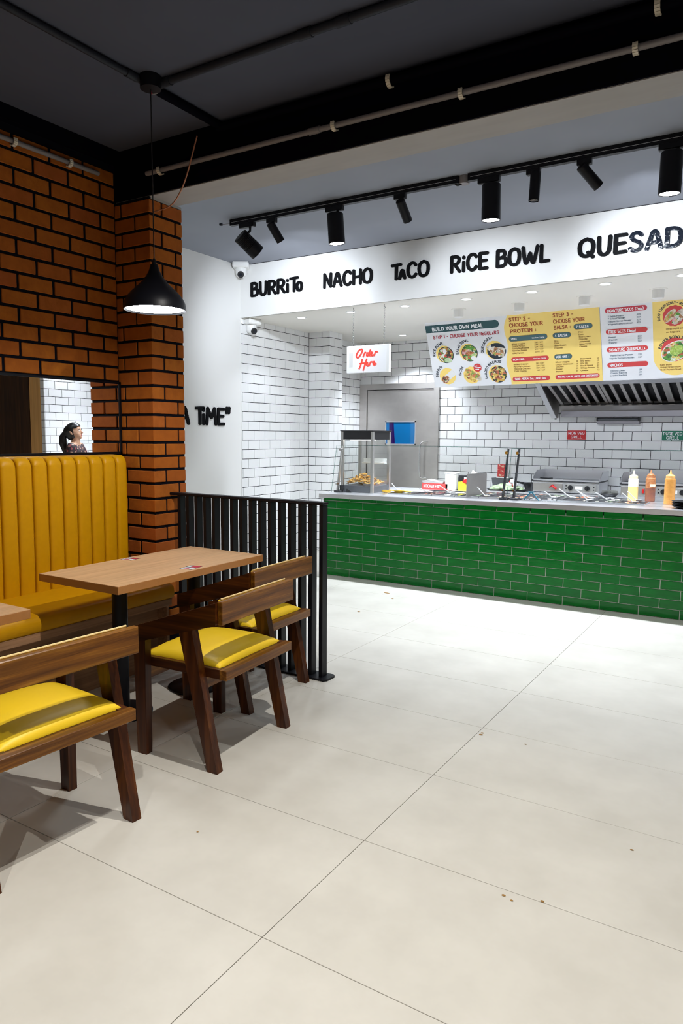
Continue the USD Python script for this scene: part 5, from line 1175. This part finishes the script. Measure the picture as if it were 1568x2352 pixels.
picture(ml, 0.792, 0.379, (blob(0.104), -0.02, 0.012, 'print_yellow'), [(ell(0.107, 0.091), 'ink_navy'), (unary_union([wedge(-0.07, 0.015, 20), wedge(-0.03, 0.0, 10), wedge(0.02, -0.012, 0), wedge(0.065, -0.02, -12)]), 'food_tortilla'), (affinity.translate(ell(0.06, 0.016, -14), 0.0, -0.03), 'food_taco')])
picture(ml, 0.174, 0.640, (blob(0.098, 12, 0.012), 0.0, 0.0, 'print_yellow'), [(affinity.translate(affinity.rotate(Polygon([(-0.065, -0.037), (0.062, -0.037), (0.062, 0.037), (-0.065, 0.037)]), 35, origin=(0, 0)), 0.035, 0.012), 'paper_white'), (affinity.translate(ell(0.05, 0.044, 30), -0.03, -0.035), 'food_tortilla'), (affinity.translate(ell(0.042, 0.036, 30), -0.035, -0.044), 'food_filling')])
shell = Polygon([(-0.09, 0.0), (-0.08, 0.03), (-0.05, 0.035), (0.03, -0.04), (0.045, -0.075), (0.02, -0.085), (-0.05, -0.04)])
picture(ml, 0.470, 0.640, (blob(0.1, 11, 0.02), 0.0, 0.0, 'print_yellow'), [(affinity.translate(ell(0.07, 0.034, -48), 0.055, -0.015), 'food_tortilla'), (affinity.translate(ell(0.085, 0.036, -38), 0.0, 0.018), 'food_taco'), (shell, 'food_nacho')])
bd = ml.part('badge', on_board(blob(0.047, 14, 0.03), 5, 0.548, 0.556), 'print_red')
ml.part('badge_lettering', on_board(unary_union([Polygon([(-0.036, 0.012), (0.0, 0.014), (0.0, 0.026), (-0.036, 0.024)]), Polygon([(-0.034, -0.006), (0.04, -0.003), (0.04, 0.007), (-0.034, 0.005)]), Polygon([(-0.028, -0.026), (0.018, -0.024), (0.018, -0.014), (-0.028, -0.016)])]), 6, 0.548, 0.556), 'sign_white', under=bd)
picture(ml, 0.782, 0.646, (blob(0.1), -0.012, 0.006, 'print_yellow'), [(ell(R_, R_ * 1.03), 'ink_navy'), (blob(0.088, 7, 0.1, 0.6), 'food_nacho'), (affinity.translate(ell(0.028, 0.02), -0.035, 0.035), 'food_filling'), (affinity.translate(ell(0.026, 0.02), 0.005, -0.03), 'food_salsa')])
for tx, c, R, a0, a1, h in (('RiCE BOWL', (0.191, 0.387), 0.131, 182, 96, 0.026), ('SALaD BOWL', (0.478, 0.382), 0.132, 182, 88, 0.026), ('QUESADILLa', (0.792, 0.379), 0.150, 184, 102, 0.026), ('BURRiTo', (0.174, 0.640), 0.118, 180, 114, 0.026),
                            ('TaCOS', (0.470, 0.640), 0.128, 180, 132, 0.026), ('LoADED NACHOS', (0.782, 0.646), 0.135, 196, 72, 0.026)): arc_text(ml, tx, *c, R, a0, a1, h, 'ink_navy')
picture(mr, 2.568, 0.155, (blob(0.1, 13, 0.022), 0.004, 0.006, 'print_red'), [(affinity.translate(affinity.rotate(ell(0.075, 0.036), 52, origin=(0, 0)), -0.03, 0.008), 'food_tortilla'), (affinity.translate(affinity.rotate(ell(0.06, 0.02), 55, origin=(0, 0)), -0.045, 0.0), 'food_taco'),
                                                            (affinity.translate(affinity.rotate(ell(0.085, 0.042), 56, origin=(0, 0)), 0.045, -0.005), 'food_tortilla'), (affinity.translate(affinity.rotate(ell(0.07, 0.02), 62, origin=(0, 0)), 0.02, -0.01), 'food_salad')])
picture(mr, 2.581, 0.497, (blob(0.118, 13, 0.02), -0.006, 0.016, 'print_red'), [(ell(0.135, 0.094, 28), 'paper_white'), (ell(0.128, 0.087, 28), 'food_salad'), (affinity.translate(ell(0.06, 0.045, 20), 0.01, 0.008), 'food_guac')])
arc_text(mr, 'TaCO THURSDAY- BU', 2.568, 0.155, 0.122, 196, 50, 0.021, 'ink_navy')
arc_text(mr, 'POWER BOWLS', 2.581, 0.497, 0.134, 166, 60, 0.022, 'ink_navy')

# ================================================================== the woman reflected in the mirror, standing at the counter
def ball(p, r, n=24): return manifold3d.Manifold.sphere(r, n).translate([float(v) for v in p])
def bone(*pr): return manifold3d.Manifold.batch_hull([ball(p, r) for p, r in pr])
def merge(ms):
    o = ms[0]
    for m in ms[1:]: o = o + m
    return o
def soft(man, edge, it):
    m = man.refine_to_length(edge).to_mesh()
    tm = trimesh.Trimesh(np.array(m.vert_properties[:, :3], float), m.tri_verts, process=True)
    trimesh.smoothing.filter_taubin(tm, iterations=it); return tm
NK = np.array([0, -0.005, 1.36]); tl = math.radians(13)
def hd_(p):
    x, y, z = np.array(p) - NK
    return NK + [x, y * math.cos(tl) - z * math.sin(tl), y * math.sin(tl) + z * math.cos(tl)]
bones = [bone(((0, 0, 0.90), 0.115), ((0.05, 0, 0.88), 0.11), ((-0.05, 0, 0.88), 0.11)), bone(((-0.04, 0, 0.92), 0.105), ((0.04, 0, 0.92), 0.105), ((-0.03, 0, 1.03), 0.088), ((0.03, 0, 1.03), 0.088)),
         bone(((-0.03, 0, 1.03), 0.088), ((0.03, 0, 1.03), 0.088), ((-0.07, 0.005, 1.2), 0.088), ((0.07, 0.005, 1.2), 0.088)), bone(((-0.13, -0.01, 1.285), 0.05), ((0.13, -0.01, 1.285), 0.05), ((-0.07, 0.005, 1.2), 0.088), ((0.07, 0.005, 1.2), 0.088)),
         bone(((0, -0.012, 1.29), 0.06), ((0, -0.012, 1.325), 0.047), ((0, 0.004, 1.40), 0.044)),
         bone((hd_((0, -0.012, 1.478)), 0.083), (hd_((0, -0.035, 1.47)), 0.08), (hd_((0, 0.02, 1.44)), 0.066), (hd_((0, 0.03, 1.485)), 0.062)), bone((hd_((0, 0.02, 1.44)), 0.06), (hd_((0.026, 0.042, 1.43)), 0.036), (hd_((-0.026, 0.042, 1.43)), 0.036), (hd_((0, 0.062, 1.385)), 0.022), (hd_((0, 0.03, 1.40)), 0.04)),
         bone((hd_((0, 0.082, 1.462)), 0.008), (hd_((0, 0.100, 1.432)), 0.009), (hd_((0, 0.08, 1.43)), 0.012))]
for s in (-1, 1):
    bones += [bone((hd_((s * 0.078, -0.008, 1.455)), 0.011), (hd_((s * 0.083, -0.016, 1.468)), 0.009), (hd_((s * 0.076, -0.004, 1.435)), 0.008)),
              bone(((s * 0.155, -0.01, 1.275), 0.048), ((s * 0.20, -0.02, 1.03), 0.036)), bone(((s * 0.20, -0.02, 1.03), 0.036), ((s * 0.215, 0.06, 0.82), 0.024)),
              bone(((s * 0.215, 0.06, 0.82), 0.024), ((s * 0.213, 0.072, 0.785), 0.022), ((s * 0.21, 0.10, 0.745), 0.018), ((s * 0.21, 0.07, 0.742), 0.018)),
              bone(((s * 0.085, 0, 0.85), 0.085), ((s * 0.09, 0.01, 0.46), 0.052)), bone(((s * 0.09, 0.01, 0.46), 0.052), ((s * 0.092, -0.015, 0.30), 0.052), ((s * 0.09, -0.01, 0.09), 0.034)),
              bone(((s * 0.09, -0.02, 0.045), 0.034), ((s * 0.095, 0.13, 0.028), 0.025), ((s * 0.11, 0.10, 0.028), 0.025), ((s * 0.09, -0.01, 0.09), 0.032))]
    for k, (dy, L) in enumerate(((0.105, 0.062), (0.094, 0.070), (0.080, 0.066), (0.066, 0.05))):
        a = np.array([s * 0.21, dy, 0.742]); b = a + [-s * 0.004, 0.008, -L * 0.5]; c = b + [-s * 0.012, -0.004, -L * 0.45]
        bones += [bone((a, 0.0092), (b, 0.0085)), bone((b, 0.0085), (c, 0.0075))]
    a = np.array([s * 0.205, 0.10, 0.78]); b = a + [-s * 0.006, 0.028, -0.028]; c = b + [-s * 0.006, 0.008, -0.03]
    bones += [bone((a, 0.012), (b, 0.0095)), bone((b, 0.0095), (c, 0.008))]
body = soft(merge(bones), 0.014, 6)
pw = T('person', 'woman with dark ponytail and floral dress looking up, seen in the mirror', 'person', (-0.12, 5.86, 0), 58.0, local=True)
pw.part('body', body, 'skin', smooth=60)
cap = bone((hd_((0, -0.016, 1.486)), 0.089), (hd_((0, -0.045, 1.475)), 0.082), (hd_((0, -0.03, 1.44)), 0.078), (hd_((0, 0.01, 1.505)), 0.079), (hd_((0, 0.030, 1.50)), 0.069))
cutb = manifold3d.Manifold.cube([0.3, 0.3, 0.4], True).translate([0, 0.178, -0.063]).rotate([13, 0, 0]).translate([float(v) for v in NK])
cutb = cutb + manifold3d.Manifold.cube([0.11, 0.3, 0.4], True).translate([0, 0.21, -0.046]).rotate([13, 0, 0]).translate([float(v) for v in NK])
hair = soft(cap - cutb, 0.014, 4)
pw.part('hair', hair, 'hair', smooth=60)
pw.part('ponytail', soft(merge([bone((hd_((0, -0.115, 1.465)), 0.035), (hd_((0, -0.15, 1.43)), 0.042)), bone((hd_((0, -0.15, 1.43)), 0.042), ((0, -0.165, 1.33), 0.046)), bone(((0, -0.165, 1.33), 0.046), ((0.01, -0.13, 1.17), 0.024))]), 0.015, 4), 'hair', smooth=60)
for s in (-1, 1):
    e = pw.part('eye', ball(hd_((s * 0.03, 0.076, 1.458)), 0.0085, 16), 'eye_white', smooth=60)
    pw.part('iris', ball(hd_((s * 0.03, 0.0815, 1.458)), 0.0045, 12), 'hair', under=e, smooth=60)
    pw.part('eyebrow', tube([hd_((s * 0.014, 0.090, 1.476)), hd_((s * 0.032, 0.087, 1.481)), hd_((s * 0.05, 0.074, 1.474))], 0.0028, 6), 'hair')
pw.part('mouth', bone((hd_((0.016, 0.077, 1.404)), 0.005), (hd_((0, 0.086, 1.406)), 0.007), (hd_((-0.016, 0.077, 1.404)), 0.005)), 'lip', smooth=60)
dress = merge([bone(((-0.125, -0.01, 1.272), 0.058), ((0.125, -0.01, 1.272), 0.058), ((-0.07, 0.008, 1.2), 0.098), ((0.07, 0.008, 1.2), 0.098)), bone(((-0.03, 0, 1.03), 0.098), ((0.03, 0, 1.03), 0.098), ((-0.07, 0.005, 1.2), 0.098), ((0.07, 0.005, 1.2), 0.098)),
               bone(((-0.04, 0, 1.03), 0.096), ((0.04, 0, 1.03), 0.096), ((-0.07, 0, 0.86), 0.13), ((0.07, 0, 0.86), 0.13)), bone(((-0.07, 0, 0.86), 0.13), ((0.07, 0, 0.86), 0.13), ((-0.13, 0.02, 0.55), 0.12), ((0.13, 0.02, 0.55), 0.12), ((0, -0.08, 0.55), 0.12))]
              + [bone(((s * 0.15, -0.01, 1.272), 0.058), ((s * 0.175, -0.015, 1.16), 0.052)) for s in (-1, 1)])
dress = dress - ball((0, 0.0, 1.385), 0.105) - manifold3d.Manifold.cube([1, 1, 0.4], True).translate([0, 0, 0.32])
pw.part('dress', soft(dress, 0.02, 3), 'dress_floral', smooth=60)
for s in (-1, 1): pw.part('shoe', hull([(s * 0.095 + x, y, z) for x, y, z in ((-0.045, -0.06, 0), (0.045, -0.06, 0), (-0.045, 0.15, 0), (0.045, 0.15, 0), (0, 0.17, 0), (-0.035, -0.055, 0.07), (0.035, -0.055, 0.07), (-0.03, 0.13, 0.04), (0.03, 0.13, 0.04))]), 'trouser')

# crumbs on the floor
ms = []
for k, (x, y, s) in enumerate(((-3.07, 5.77, 0.03), (-2.92, 5.60, 0.01), (-2.93, 5.02, 0.012), (-1.19, 3.26, 0.008), (-1.188, 3.236, 0.010), (-0.97, 3.247, 0.006), (-0.68, 2.10, 0.006), (-0.65, 2.089, 0.005), (-0.567, 2.137, 0.006), (-1.756, 1.85, 0.004), (-0.38, 2.59, 0.006))):
    m = pebble((0, 0, 0), s, k, 1, 0.12); m.apply_scale([1, 0.35 if k == 0 else 0.8, 1]); m.apply_translation([x, y, 0.0012]); ms.append(m)
tag(usdkit.mesh(stage, '/World/crumbs', cat_(ms), M['ink_brown']).GetPrim(), 'few dark crumbs scattered on the beige floor tiles', 'crumbs', None, 'stuff')
